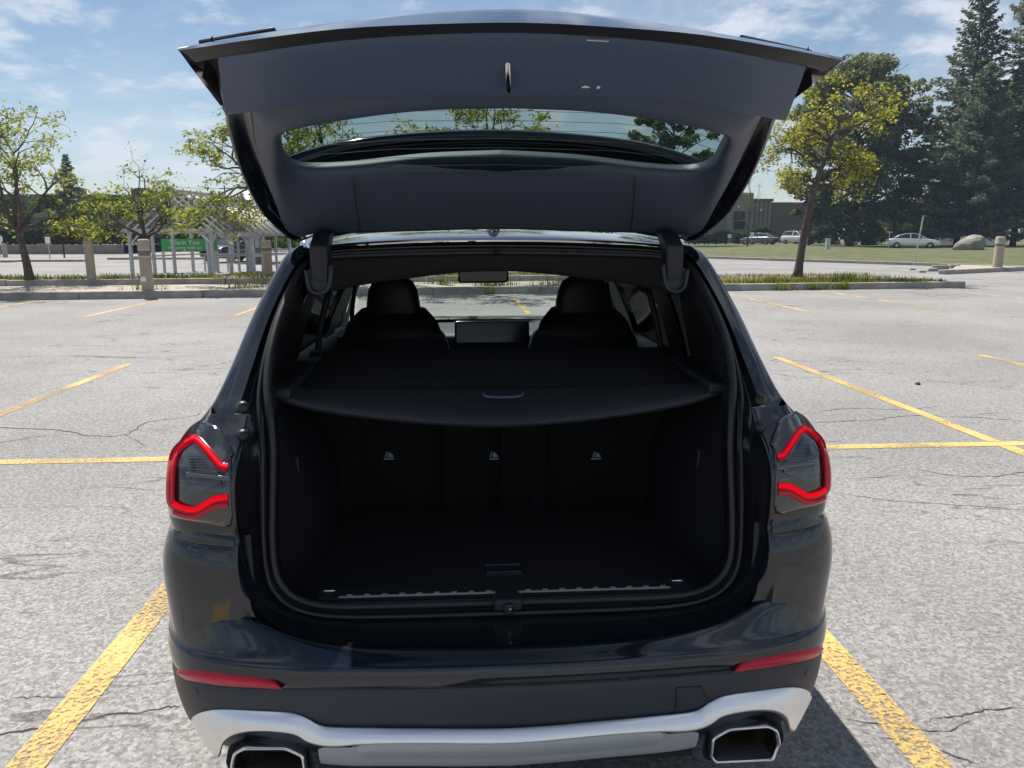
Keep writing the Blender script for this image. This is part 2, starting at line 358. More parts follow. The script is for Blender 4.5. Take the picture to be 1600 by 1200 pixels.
M['crack'] = mat('crack_dark', (0.06, 0.056, 0.052), 0.95, var=0.4, vscale=6)
def crack(pix, w, seed):
    rg = np.random.default_rng(seed); P = np.array([at_z(*p)[:2] for p in pix]); P = cr(P, 7); P = P+rg.normal(size=P.shape)*np.array([.008, .011])*min(1.5, .4+P[0][1]*.08)
    T = np.gradient(P, axis=0); T /= np.linalg.norm(T, axis=1)[:, None]; Nn = np.stack([-T[:, 1], T[:, 0]], 1); k = len(P)
    ww = .55*w*rg.uniform(.3, 1.2, k)*np.clip(np.minimum(np.arange(k), np.arange(k)[::-1])/4, .08, 1)
    v = [(*p, .0025) for p in P+Nn*ww[:, None]]+[(*p, .0025) for p in P-Nn*ww[:, None]]
    tag(obj('pavement_crack', v, [(i, i+1, k+i+1, k+i) for i in range(k-1)], 'crack', None, False), kind='structure')
for i, (w, pix) in enumerate((
    (.013, [(-40, 666), (0, 668), (90, 672), (150, 682), (200, 678), (230, 660), (300, 650), (316, 644)]), (.009, [(-30, 694), (0, 692), (60, 682), (95, 680)]), (.007, [(165, 678), (220, 672), (280, 674)]), (.006, [(190, 674), (215, 690), (235, 700)]),
    (.007, [(-30, 1150), (0, 1147), (80, 1135), (110, 1128), (250, 1108), (285, 1104)]), (.005, [(0, 1095), (60, 1088), (120, 1092)]),
    (.010, [(1252, 646), (1330, 638), (1400, 640), (1480, 634)]), (.012, [(1262, 662), (1320, 658), (1370, 656), (1420, 650), (1520, 652), (1600, 658), (1660, 655)]), (.007, [(1500, 652), (1560, 646), (1640, 648)]),
    (.009, [(1295, 716), (1340, 714), (1370, 718)]), (.010, [(1425, 732), (1480, 742), (1545, 745), (1600, 738), (1650, 736)]), (.008, [(1295, 748), (1360, 747), (1410, 742)]), (.007, [(1300, 770), (1400, 783), (1510, 790), (1640, 800)]),
    (.006, [(1440, 1128), (1500, 1118), (1560, 1108), (1640, 1098)]), (.005, [(1280, 1118), (1400, 1135), (1470, 1142), (1530, 1120)]), (.006, [(1360, 1150), (1430, 1160), (1500, 1185), (1540, 1200)]),
    (.022, [(1425, 456), (1450, 462), (1480, 466), (1530, 460)]), (.020, [(1380, 464), (1430, 466), (1470, 462)]), (.012, [(-20, 560), (100, 556), (230, 559), (350, 555)]), (.012, [(1180, 509), (1290, 507), (1400, 510), (1480, 507)]), (.010, [(1200, 690), (1260, 692), (1330, 688)]),
    (.02, [(0, 478), (30, 480), (70, 478)]), (.015, [(590, 484), (640, 488), (700, 481), (760, 486)]))): crack(pix, w, 100+i)
p = at_z(1434, 601); o = MB().lathe([(0, 0), (.026, .003), (.03, .016), (.016, .028), (0, .03)], 9, p).build('pebble', 'crack', None, True); tag(o, 'single dark pebble lying alone on the asphalt', 'pebble')

# ================================================================== THE SUV
suv = empty('suv', (0, 2.3, 0))
tag(suv, 'black suv parked between yellow lines with its tailgate raised over an open cargo area', 'suv')
def sub(name, *a, **k): return None
# plan curves (x, y) of the rear corner, right half
BUMP = cr([(0, 0), (.2, .003), (.4, .014), (.54, .03), (.66, .055), (.75, .09), (.815, .14), (.865, .21), (.905, .30), (.93, .42), (.942, .55), (.945, .66)], 6)
QUAR = cr([(.60, .12), (.655, .13), (.72, .142), (.78, .162), (.825, .192), (.853, .238), (.872, .305), (.888, .385), (.902, .48), (.912, .57), (.92, .66)], 6)
def offcurve(C, d):
    T = np.gradient(C, axis=0); T /= np.linalg.norm(T, axis=1)[:, None]
    return C+np.stack([T[:, 1], -T[:, 0]], 1)*d
QZ = [(.66, .014), (.74, .020), (.80, .024), (.86, .020), (.905, .006), (.925, -.006), (.95, -.002), (1.0, 0), (1.06, -.006), (1.10, -.022), (1.14, -.055), (1.175, -.092), (1.21, -.118)]
def qshift(z): return float(np.interp(z, [a for a, b in QZ], [b for a, b in QZ]))
def hit(px, py, C, d=0.0, shift=None):      # sight line against the wall standing on a plan curve; returns the right-half twin
    z = 0.8
    for _ in range(8 if shift else 1):
        K = offcurve(C, d+(shift(z) if shift else 0)); sgn = -1 if px < 790 else 1
        r = ray(px, py); best = None
        for i in range(len(K)-1):
            a = np.array([sgn*K[i][0], K[i][1]]); b = np.array([sgn*K[i+1][0], K[i+1][1]]); e = b-a
            den = r[0]*e[1]-r[1]*e[0]
            if abs(den) < 1e-9: continue
            w = a-CAM[:2]; s = (w[0]*e[1]-w[1]*e[0])/den; t = (w[0]*r[1]-w[1]*r[0])/den
            if s > 0 and -1e-4 <= t <= 1.0001 and (best is None or s < best): best = s
        if best is None:
            dd = ((np.stack([sgn*K[:, 0], K[:, 1]], 1)-CAM[:2]) @ np.array([r[1], -r[0]]))**2
            j = int(np.argmin(dd/(np.linalg.norm(K-CAM[:2], axis=1)**2))); q = np.array([sgn*K[j][0], K[j][1]])
            best = np.linalg.norm(q-CAM[:2])/np.linalg.norm(r[:2])
        p = CAM+r*best; z = p[2]
    return np.array([abs(p[0]), p[1], p[2]])
def both(fn):                                # build a piece on the right and its mirror on the left
    return [fn(np.array([1, 1, 1.0]), False), fn(np.array([-1, 1, 1.0]), True)]
def grid2(name, rows, m, parent=suv, **k):
    return both(lambda s, fl: grid(name, [[np.array(p, float)*s for p in r] for r in rows], m, parent, flip=(not fl) if k.get('inv') else fl, **{a: b for a, b in k.items() if a != 'inv'}))

# ---- painted bumper
bx = [0, .2, .4, .54, .66, .75, .815, .865, .905, .93, .942, .945]
def bumprow(d, zs):
    ds = d if isinstance(d, list) else [d]*12
    return [(*offcurve(BUMP, ds[i])[i*6], z) for i, z in enumerate(zs)]
D0 = [-.075]*5+[-.07, -.06, -.038, -.018, -.010, -.008, -.008]; D1 = [-.052]*5+[-.049, -.042, -.026, -.012, -.006, -.004, -.004]
B4 = [.592, .592, .592, .588, .58, .573, .567, .562, .556, .55, .545, .54]
rows = [bumprow(D0, [.668, .669, .675, .696, .735, .742, .742, .738, .73, .725, .72, .715]),
        bumprow(D1, [.667, .668, .674, .694, .730, .738, .739, .736, .728, .722, .717, .712]),
        bumprow([-.020]*5+[-.019, -.016, -.010, -.005, -.002, 0, 0], [.653, .653, .654, .656, .657, .655, .651, .646, .641, .636, .631, .626]),
        bumprow([-.008]*5+[-.007, -.006, -.004, -.002, 0, 0, 0], [.648, .648, .648, .648, .647, .644, .639, .634, .629, .624, .619, .614]),
        bumprow(-.002, [.640, .640, .640, .640, .638, .635, .63, .625, .62, .615, .61, .605]),
        bumprow(.002, [.622, .622, .622, .62, .616, .61, .605, .60, .595, .59, .585, .58]),
        bumprow(-.002, [z+.004 for z in B4]), bumprow(-.02, B4)]
grid('rear_bumper', mirror_rows(rows), 'paint', suv, 3, 3)
# ---- cladding below it
rows = [bumprow(-.018, [z+.01 for z in B4]), bumprow(-.006, [z-.003 for z in B4]), bumprow(-.004, [z-.05 for z in B4]),
        bumprow(-.012, [z-.11 for z in B4]), bumprow(-.03, [z-.165 for z in B4]), bumprow(-.09, [z-.23 for z in B4]), bumprow(-.2, [z-.27 for z in B4])]
clad = grid('bumper_cladding', mirror_rows(rows), 'clad', suv, 3, 3)
# ---- silver lower trim
UL = [((298, 1129), (336, 1184)), ((303, 1119), (344, 1181)), ((318, 1112), (351, 1160)), ((345, 1108), (372, 1147)), ((400, 1110), (410, 1143)), ((452, 1113), (458, 1148)),
      ((478, 1121), (480, 1160)), ((498, 1132), (502, 1166)), ((520, 1136), (530, 1167)), ((570, 1137), (566, 1164)), ((650, 1138), (650, 1162)), ((790, 1138), (790, 1163))][::-1]
def ulmix(t): return [(u[0]+(l[0]-u[0])*t, u[1]+(l[1]-u[1])*t) for u, l in UL]
grid('silver_trim', mirror_rows([[hit(*q, BUMP, d) for q in ulmix(t)] for t, d in ((-.03, -.03), (0, -.006), (.06, .0), (.5, .012), (.9, .018), (.97, .014), (1.0, -.02))]), 'silver', suv, 4, 2)
# skid plate under the middle
SK = [(790, 1162), (650, 1162), (570, 1162), (548, 1168), (505, 1168), (497, 1172)][::1]
SB = [(790, 1197), (650, 1197), (590, 1197), (560, 1197), (520, 1195), (503, 1192)]
a0 = [hit(*p, BUMP, -.028) for p in SK]; a1 = [hit(*p, BUMP, -.055) for p in SB]
a2 = [p+np.array([0, .10, -.03]) for p in a1]
skid = grid('skid_plate', mirror_rows([a0, [(p+q)/2+np.array([0, -.008, 0]) for p, q in zip(a0, a1)], a1, a2]), 'skid', suv, 2, 3)
PL = [(790, 1163), (640, 1163), (575, 1163), (556, 1170)]; PB = [(790, 1190), (640, 1190), (600, 1190), (575, 1188)]
b0 = [hit(*p, BUMP, -.018) for p in PL]; b1 = [hit(*p, BUMP, -.040) for p in PB]
grid('skid_insert', mirror_rows([[p+np.array([0, .02, 0]) for p in b0], b0, b1, [p+np.array([0, .03, -.005]) for p in b1]]), 'skid', skid, 2, 2)
# ---- reflectors
RU = [(276, 1048), (284, 1045), (305, 1047), (350, 1052), (390, 1057), (420, 1061), (432, 1066), (441, 1077)]
RL = [(276, 1052), (288, 1061), (310, 1066), (350, 1071), (390, 1074), (420, 1076), (432, 1077), (441, 1078)]
ru = [hit(*p, BUMP, .002) for p in RU]; rl = [hit(*p, BUMP, .001) for p in RL]
rm = [(hit((a[0]+b[0])/2, (a[1]+b[1])/2, BUMP, .011)) for a, b in zip(RU, RL)]
grid2('reflector', [ru, rm, rl], 'redlens', su=3, sv=3, inv=True)
# parking sensors, tow cover
for px, py in ((305, 1083), (606, 1068), (975, 1058), (1262, 1052)):
    p = hit(px, py, BUMP, .002 if 400 < px < 1100 else -.002); p[0] *= -1 if px < 790 else 1
    nrm = Vector((p[0]*0.9 if abs(p[0]) > .7 else p[0]*.15, -1, 0)).normalized()
    mb = MB().lathe([(0, -.0012), (.0105, -.0012), (.0115, -.0022), (.0125, -.0022), (.0125, -.01)], 16)
    q = nrm.to_track_quat('Z', 'Y').to_matrix(); mb.v = [tuple(Vector(p)+q @ Vector(v)) for v in mb.v]; mb.build('parking_sensor', 'clad', suv, True)
tow = [hit(*p, BUMP, -.003) for p in ((1057, 1075), (1095, 1073), (1113, 1103), (1085, 1118), (1057, 1119))]
tubeobj('tow_cover_seam', tow, .0022, 'rubber', suv, 6, True)

# ---- exhaust tips
def exhaust(s, fl):
    c = hit(424, 1188, BUMP, -.02); c[1] = .045
    o = [(-.098, .0), (-.088, .045), (-.062, .062), (.045, .057), (.088, .028), (.092, -.035), (.08, -.055), (-.085, -.055)]
    prof = []
    for i_ in range(8):
        p0, p1, p2 = (np.array(o[(i_+k) % 8]) for k in (-1, 0, 1)); e0_ = (p0-p1)/np.linalg.norm(p0-p1)*.008; e2_ = (p2-p1)/np.linalg.norm(p2-p1)*.008
        prof += [p1+e0_, p1+e0_*.25+e2_*.25, p1+e2_]
    prof = np.array([(-x*.93, z*.82) for x, z in prof])      # wide side outboard
    n = len(prof); v = []; ring = [(1.04, .02), (1.04, -.004), (1.015, -.011), (.965, -.011), (.93, -.004), (.92, .02), (.88, .22)]
    for k, y in ring: v += [((c[0]+p[0]*k)*s[0], c[1]+y, c[2]+p[1]*k+.0) for p in prof]
    f = []
    for r in range(len(ring)-1):
        for i in range(n): q = (r*n+i, r*n+(i+1) % n, (r+1)*n+(i+1) % n, (r+1)*n+i); f.append(q)
    t = obj('exhaust_tip', v, f, 'chrome', suv)
    v2 = [((c[0]+p[0]*.94)*s[0], c[1]+.004, c[2]+p[1]*.94) for p in prof]+[((c[0]+p[0]*.80)*s[0], c[1]+.25, c[2]+p[1]*.80) for p in prof]+[(c[0]*s[0], c[1]+.26, c[2])]
    f2 = [(i, (i+1) % n, n+(i+1) % n, n+i) for i in range(n)]+[(n+i, n+(i+1) % n, 2*n) for i in range(n)]
    obj('exhaust_bore', v2, f2, 'exhaust', t)
    # dark recess round the tip, set back from the cladding
    w = [(x*1.20, z*1.22+.002) for x, z in prof]
    v3 = [((c[0]+x)*s[0], c[1]+.012, c[2]+z) for x, z in w]+[((c[0]+x*.8)*s[0], c[1]+.03, c[2]+z*.8) for x, z in w]
    obj('exhaust_surround', v3, [(i, (i+1) % n, n+(i+1) % n, n+i) for i in range(n)], 'dtrim', t)
both(exhaust)

# ---- quarter corner between bumper and shoulder
def qrow(z, d):
    K = offcurve(QUAR, d); p = [(K[i][0], K[i][1], z) for i in range(6, len(K), 3)]
    x0, y0 = np.interp(z, [.7, .78, .88, 1.05, 1.11, 1.172, 1.25], [.60, .633, .650, .658, .666, .688, .675]), np.interp(z, [.7, .88, 1.05, 1.11, 1.172, 1.25], [.15, .165, .18, .215, .285, .34])
    return [(x0, y0, z), (x0+.002, (y0+p[0][1])/2, z)]+p
rows = [qrow(z, d) for z, d in QZ]
corner = grid2('quarter_corner', rows, 'paint', su=2, sv=4, inv=False)
# glossy step under the lamp
GU = [(274, 812), (300, 818), (330, 823), (362, 828)]; GL = [(276, 836), (285, 843), (300, 846), (330, 849), (362, 852)]
# ---- tail lamps
def qh(px, py, d=0.0): return hit(px, py, QUAR, d, qshift)
LO = [(313, 656), (343, 668), (365, 704), (361, 716), (361, 770), (361, 823), (320, 818), (281, 811), (264, 799), (264, 747), (268, 712), (280, 690), (296, 668)]
cxy = (318, 745)
def lampfan(s, fl):
    ring = cr(LO+[LO[0]], 3)[:-1]; n = len(ring); v = []; K = [(1.0, -.004), (.985, .008), (.92, .010), (.84, .011), (.74, .012), (.62, .012), (.48, .013), (.3, .013), (.15, .013)]
    for k, d in K:
        for p in ring: v.append(qh(cxy[0]+(p[0]-cxy[0])*k, cxy[1]+(p[1]-cxy[1])*k, d)*s)
    v.append(qh(*cxy, .013)*s); f = []
    for r in range(len(K)-1):
        for i in range(n): q = (r*n+i, r*n+(i+1) % n, (r+1)*n+(i+1) % n, (r+1)*n+i); f.append(q if fl else q[::-1])
    for i in range(n): q = ((len(K)-1)*n+i, (len(K)-1)*n+(i+1) % n, len(K)*n); f.append(q if fl else q[::-1])
    lamp = obj('tail_lamp', v, f, 'smoke', suv)
    def strip(name, path, w0, w1, d, m, lift=.004):
        path = cr(path, 5); T = np.gradient(path, axis=0); T /= np.linalg.norm(T, axis=1)[:, None]; Nn = np.stack([-T[:, 1], T[:, 0]], 1)
        rr = [[qh(*(p+n_*w), d+l)*s for p, n_ in zip(path, Nn)] for w, l in ((w0, -lift), (w0*.8+w1*.2, 0), (w0*.2+w1*.8, 0), (w1, -lift))]
        return grid(name, rr, m, lamp, 1, 1, flip=fl)
    P1 = [(355, 731), (345, 729), (335, 718), (322, 702), (308, 688), (298, 687), (277, 703), (270, 722), (267, 750), (267, 781), (275, 791), (290, 796), (306, 797), (322, 788), (338, 780), (355, 778)]
    strip('red_guide', P1, -6.5, 7.5, .017, 'reddim')
    strip('red_light_bar', [(356, 729), (345, 727), (336, 718), (322, 701), (308, 687), (298, 686), (286, 693), (277, 701)], -2.8, 2.8, .021, 'redlit')
    strip('red_light_bar', [(270, 786), (278, 791), (290, 795), (306, 796), (322, 787), (338, 779), (356, 777)], -4.5, 4.0, .021, 'redlit')
    strip('red_light_bar', [(277, 702), (272, 722), (270, 750), (270, 785)], -3, 3, .020, 'reddim')
    strip('red_skirt', [(270, 800), (285, 806), (306, 807), (325, 797), (340, 790), (356, 789)], -4, 4, .0165, 'redlens')
    # smoked inner chamber with bars
    ch = [(286, 706), (305, 700), (325, 722), (345, 742), (345, 757), (330, 763), (310, 772), (284, 770)]
    c0 = (308, 738); vv = [qh(*p, .0155)*s for p in ch]+[qh(*c0, .0155)*s]
    obj('inner_lens', vv, [((i, (i+1) % 8, 8) if fl else ((i+1) % 8, i, 8)) for i in range(8)], 'lampgrey', lamp)
    strip('lamp_bar', [(291, 741), (320, 744), (358, 748)], -4, 4, .020, 'lampgrey')
    strip('lamp_bar', [(293, 733), (318, 735), (340, 738)], -1.2, 1.2, .019, 'smoke')
    strip('lamp_bar', [(291, 749), (318, 752), (340, 755)], -1.2, 1.2, .019, 'smoke')
    for k in range(5): strip('lens_rib', [(292+k, 712+k*4.4), (316+k*3.5, 712.5+k*4.4)], -.5, .5, .018, 'smoke', .002)
both(lampfan)
grid2('lamp_step', [[qh(*p, -.008) for p in [(271, 814), (300, 819), (330, 824), (366, 829)]], [qh(*p, .008) for p in [(272, 836), (300, 846), (330, 850), (366, 853)]], [qh(*p, .0) for p in [(272, 838), (300, 848), (330, 852), (366, 855)]]], 'paint', su=4, sv=2, inv=True)

# ---- opening: shut edge O and seal edge I (right half, bottom centre to top centre)
O = [(0, .075, .668), (.3, .077, .671), (.45, .083, .683), (.545, .095, .705), (.60, .112, .735), (.635, .13, .785), (.652, .142, .88), (.660, .158, 1.05), (.668, .20, 1.11),
     (.690, .275, 1.172), (.683, .315, 1.217), (.662, .38, 1.308), (.628, .475, 1.442), (.57, .575, 1.575), (.52, .63, 1.608), (.36, .70, 1.621), (.18, .735, 1.628), (0, .745, 1.630)]
I = [(0, .215, .705), (.3, .215, .705), (.45, .215, .708), (.53, .218, .725), (.575, .222, .76), (.597, .23, .81), (.602, .245, .90), (.597, .27, 1.05), (.594, .275, 1.12),
     (.600, .295, 1.20), (.612, .335, 1.27), (.612, .40, 1.36), (.597, .49, 1.455), (.560, .605, 1.56), (.50, .68, 1.585), (.34, .745, 1.592), (.17, .775, 1.595), (0, .785, 1.597)]
O = [np.array(p, float) for p in O]; I = [np.array(p, float) for p in I]
def lerp(t, dy=0, inn=0.0):
    out = []
    for a, b in zip(O, I):
        p = a+(b-a)*t; p[1] += dy; out.append(p)
    return out
rows = [lerp(0), lerp(.06, .022), lerp(.22, .045), lerp(.42, .04), lerp(.60, .03), lerp(.64, .008), lerp(.80, .004), lerp(.86, .018), lerp(1.0, .012), lerp(1.06, .05)]
grid('opening_jamb', mirror_rows(rows), 'jamb', suv, 4, 2, flip=True)
seal = cr(I, 5); seal = np.vstack([seal[::-1]*np.array([-1, 1, 1]), seal[1:]])
tubeobj('seal', seal+np.array([0, -.004, 0]), .0115, 'rubber', suv, 8)
s2 = cr(lerp(.72, -.004), 5); s2 = np.vstack([s2[::-1]*np.array([-1, 1, 1]), s2[1:]]); tubeobj('seal_lip', s2, .006, 'rubber', suv, 8)
for px, py in ((380, 680), (380, 636)):
    def stop(s, fl, p=at_y(px, py, .21)):
        mb = MB().lathe([(0, -.012), (.010, -.011), (.0145, -.004), (.0155, .012)], 16, axis='X'); c = Vector((abs(p[0])*s[0], p[1], p[2]))
        q = Vector((-.5*s[0], -1, .2)).normalized().to_track_quat('X', 'Z').to_matrix()
        mb.v = [tuple(c+q @ Vector((-v[0], v[1], v[2]))) for v in mb.v]; return mb.build('rubber_stop', 'rubber', suv, True)
    both(stop)
grid2('seam_cover', [[(.668, .170, .92), (.640, .188, .92)], [(.664, .150, .80), (.634, .175, .80)], [(.655, .140, .76), (.624, .168, .765)]], 'dtrim', su=2, sv=3, inv=False)

# ---- D pillars
rows = [[(.690, .275, 1.172), (.766, .30, 1.172), (.80, .36, 1.172), (.835, .75, 1.172)],
        [(.683, .315, 1.217), (.741, .35, 1.217), (.772, .41, 1.217), (.815, .78, 1.217)],
        [(.662, .38, 1.308), (.707, .40, 1.308), (.735, .47, 1.308), (.772, .82, 1.308)],
        [(.628, .475, 1.442), (.669, .50, 1.442), (.690, .57, 1.442), (.712, .88, 1.442)],
        [(.57, .575, 1.575), (.612, .60, 1.58), (.630, .68, 1.58), (.645, .95, 1.58)],
        [(.52, .63, 1.608), (.576, .65, 1.616), (.592, .73, 1.618), (.60, 1.0, 1.62)]]
grid2('rear_pillar', rows, 'paint', su=4, sv=4, inv=False)
# ---- roof
def roofrow(y, zc, half, ze, m=.5):
    return [(0, y, zc), (half*.35, y, zc-.004), (half*.65, y, zc-.012), (half*.85, y, zc-.024), (half*.95, y, ze+.015), (half, y, ze)]
rows = [[(0, .738, 1.634), (.2, .728, 1.632), (.36, .693, 1.625), (.47, .652, 1.616), (.52, .63, 1.604), (.57, .60, 1.598)],
        [(0, .79, 1.645), (.2, .78, 1.643), (.36, .745, 1.635), (.48, .70, 1.625), (.545, .67, 1.615), (.592, .66, 1.604)],
        roofrow(.95, 1.660, .610, 1.606), roofrow(1.3, 1.671, .622, 1.612), roofrow(1.8, 1.670, .625, 1.612), roofrow(2.3, 1.650, .615, 1.597), roofrow(2.62, 1.618, .600, 1.572)]
roof = grid('roof', mirror_rows(rows), 'paint', suv, 3, 4, flip=True)
for s in (-1, 1): tubeobj('roof_rail', cr([(s*.585, .78, 1.60), (s*.60, .9, 1.632), (s*.605, 1.6, 1.648), (s*.60, 2.3, 1.632), (s*.595, 2.45, 1.60)], 6), .014, 'chrome', roof, 8)
# shark-fin aerial
fin = MB(); pr = [(0, -.10, 0), (.022, -.07, 0), (.026, 0, 0), (.012, .09, 0), (0, .11, 0)]
tip = [(0, -.085, .045), (.006, -.07, .052), (.007, -.03, .05), (.004, .05, .02), (0, .09, .004)]
v = [Vector(p)+Vector((0, 1.05, 1.662)) for p in pr]+[Vector(p)+Vector((0, 1.05, 1.662)) for p in tip]
v += [Vector((-p.x, p.y, p.z)) for p in v]
fin.add(v, [(i, i+1, i+6, i+5) for i in range(4)]+[(i+11, i+10, i+15, i+16) for i in range(4)]); fin.build('aerial', 'paint', roof, True)
# headliner over the whole cabin and the rear header trim with its arched lip
rows = [[(0, .795, 1.597), (.17, .785, 1.594), (.34, .755, 1.590), (.46, .71, 1.585), (.52, .67, 1.575), (.562, .62, 1.552)],
        [(0, .82, 1.560), (.17, .815, 1.557), (.34, .80, 1.545), (.44, .78, 1.53), (.52, .74, 1.515), (.575, .70, 1.50)],
        [(0, .86, 1.534), (.11, .86, 1.530), (.25, .86, 1.515), (.42, .84, 1.493), (.50, .81, 1.478), (.585, .78, 1.46)],
        [(0, .93, 1.560), (.15, .93, 1.556), (.30, .93, 1.543), (.44, .93, 1.515), (.53, .93, 1.49), (.61, .93, 1.45)],
        [(0, 1.2, 1.600), (.15, 1.2, 1.598), (.30, 1.2, 1.590), (.42, 1.2, 1.575), (.53, 1.2, 1.545), (.60, 1.2, 1.50)],
        [(0, 2.55, 1.575), (.15, 2.55, 1.573), (.30, 2.55, 1.568), (.42, 2.55, 1.558), (.53, 2.55, 1.535), (.58, 2.55, 1.50)]]
grid('headliner', mirror_rows(rows), 'headliner', suv, 3, 4)

# ---- body sides
WY = [(.60, .921), (.8, .932), (1.0, .938), (1.6, .94), (2.6, .945), (3.6, .942), (4.0, .93), (4.25, .90), (4.45, .83)]
ZP = [(.27, -.10), (.33, -.03), (.45, -.008), (.6, -.004), (.75, 0), (.88, .002), (.94, -.006), (1.0, -.016), (1.06, -.036), (1.10, -.065), (1.125, -.10)]
def sidex(y, z): return np.interp(y, *zip(*WY))+np.interp(z, *zip(*ZP))
def belt(y): return float(np.interp(y, [.5, 1.2, 2.5, 3.4, 4.4], [1.135, 1.13, 1.115, 1.09, 1.02]))
def sidepanel(name, y0, y1, m='paint', parent=suv, wheel=None, z0=.27):
    ys = np.arange(y0, y1+1e-6, (y1-y0)/max(2, round((y1-y0)/.03))); zs = np.linspace(0, 1, 34)
    def fn(s, fl):
        v = []; keep = []
        for y in ys:
            for t in zs:
                zb = z0+(belt(y)-z0)*t; zs_ = .27+(1.125-.27)*t
                p = [sidex(y, zs_)*s[0], y, zb]
                k = True
                if wheel is not None:
                    dy, dz = p[1]-wheel, p[2]-.37; r = math.hypot(dy, dz)
                    if r < .385: k = False
                    if .37 < r < .40: p[1] = wheel+dy/r*.39; p[2] = .37+dz/r*.39; k = True
                v.append(p); keep.append(k)
        n = len(zs); f = []
        for i in range(len(ys)-1):
            for j in range(n-1):
                q = (i*n+j, (i+1)*n+j, (i+1)*n+j+1, i*n+j+1)
                if all(keep[a] for a in q): f.append(q[::-1] if fl else q)
        return obj(name, v, f, m, parent)
    return both(fn)
sidepanel('quarter_panel', .64, 1.56, wheel=1.0)
fd = None
rdoor = sidepanel('rear_door', 1.565, 2.575); fdoor = sidepanel('front_door', 2.58, 3.42, wheel=None); fend = sidepanel('front_fender', 3.425, 4.45, wheel=3.87)
for s, d in ((1, 0), (-1, 1)):
    for door, y in ((rdoor[d], 1.78), (fdoor[d], 2.75)):
        x = sidex(y, .95)*s
        tubeobj('door_handle', cr([(x+.002*s, y-.10, .955), (x+.034*s, y-.08, .958), (x+.036*s, y+.08, .960), (x+.002*s, y+.10, .958)], 4), .013, 'paint', door, 8)
    for yc in (1.0, 3.87):
        arc = [(s*(np.interp(yc, *zip(*WY))+.006), yc+.405*math.cos(t), .37+.405*math.sin(t)) for t in np.linspace(-.25, math.pi+.25, 26)]
        tubeobj('wheel_arch', arc, .024, 'clad', suv, 6)
    sill = [[(s*(sidex(y, .6)+.004), y, .40), (s*(sidex(y, .6)-.01), y, .30), (s*(sidex(y, .6)-.10), y, .26)] for y in (1.42, 2.0, 2.8, 3.44)]
    grid('sill', sill, 'clad', suv, 2, 2)
    # mirror
    mbx = MB().lathe([(0, -.11), (.06, -.10), (.085, -.03), (.088, .05), (.07, .085), (0, .09)], 16, axis='X')
    mbx.v = [(v[0]+s*1.0, v[1]*.6+3.08, v[2]*.85+1.12) for v in mbx.v]; mo = mbx.build('door_mirror', 'paint', suv, True)
    MB().bar((s*.87, 3.1, 1.08), (s*.95, 3.09, 1.10), .05, .03).build('mirror_stalk', 'paint', mo)
# glasshouse: pillars and glass on the slope between belt and cant rail
def gh(y, t):       # t 0 at belt, 1 at roof rail
    zb = belt(y); x0 = sidex(y, 1.125); top_z = np.interp(y, [.95, 1.8, 2.3, 2.62, 3.35], [1.60, 1.61, 1.595, 1.565, 1.12]); top_x = np.interp(y, [.95, 1.8, 2.3, 2.62, 3.35], [.612, .625, .617, .602, .80])
    b = .02*math.sin(math.pi*t); return np.array([x0+(top_x-x0)*t+b, y, zb+(top_z-zb)*t])
def ghpanel(name, ya, yb, m, ta=0.0, tb=1.0, ins=0.0, yat=None, ybt=None, solid=0):
    yat = ya if yat is None else yat; ybt = yb if ybt is None else ybt
    rows = []
    for t in np.linspace(ta, tb, 5):
        y0 = ya+(yat-ya)*t; y1 = yb+(ybt-yb)*t
        rows.append([gh(y, t)-np.array([ins, 0, 0]) for y in np.linspace(y0, y1, 6)])
    return grid2(name, rows, m, su=1, sv=1, inv=True)
ghpanel('quarter_window', .66, 1.52, 'privacy', -.02, .97, .006, .93, 1.36)
ghpanel('rear_door_window', 1.58, 2.52, 'privacy', -.02, .97, .006, 1.46, 2.49)
ghpanel('front_door_window', 2.58, 3.26, 'privacy', -.02, .97, .006, 2.58, 2.64)
ghpanel('side_pillar', 1.48, 1.62, 'paint', 0, 1, -.002, 1.34, 1.50)
ghpanel('side_pillar', 2.49, 2.61, 'paint', 0, 1, -.002, 2.47, 2.59)
ghpanel('windscreen_pillar', 3.20, 3.36, 'paint', 0, 1, -.002, 2.60, 2.66)
ghpanel('cant_rail', .90, 2.66, 'paint', .92, 1.0, -.003)
ghpanel('pillar_trim', 1.44, 1.68, 'dtrim', .0, 1, .022, 1.28, 1.56)
ghpanel('pillar_trim', 2.42, 2.68, 'dtrim', .0, 1, .022, 2.40, 2.66)
ghpanel('pillar_trim', 3.06, 3.36, 'dtrim', .0, 1, .022, 2.54, 2.68)
ghpanel('rail_trim', .92, 2.66, 'dtrim', .84, 1.0, .022)
# windscreen, bonnet, nose
rows = [[(0, 2.62, 1.605), (.3, 2.61, 1.598), (.5, 2.59, 1.58), (.60, 2.57, 1.565)], [(0, 3.02, 1.36), (.32, 3.0, 1.355), (.57, 2.94, 1.345), (.70, 2.88, 1.335)], [(0, 3.42, 1.10), (.35, 3.40, 1.10), (.62, 3.31, 1.10), (.79, 3.22, 1.10)]]
grid('windscreen', mirror_rows(rows), 'glass', suv, 3, 3, flip=True)
rows = [[(0, 3.40, 1.105), (.35, 3.38, 1.105), (.62, 3.30, 1.10), (.82, 3.22, 1.085)], [(0, 3.8, 1.085), (.35, 3.8, 1.085), (.62, 3.8, 1.075), (.84, 3.8, 1.03)], [(0, 4.3, 1.02), (.35, 4.3, 1.015), (.6, 4.28, 1.0), (.80, 4.25, .95)], [(0, 4.58, .93), (.33, 4.56, .93), (.55, 4.5, .92), (.72, 4.42, .90)]]
grid('bonnet', mirror_rows(rows), 'paint', suv, 3, 3, flip=True)
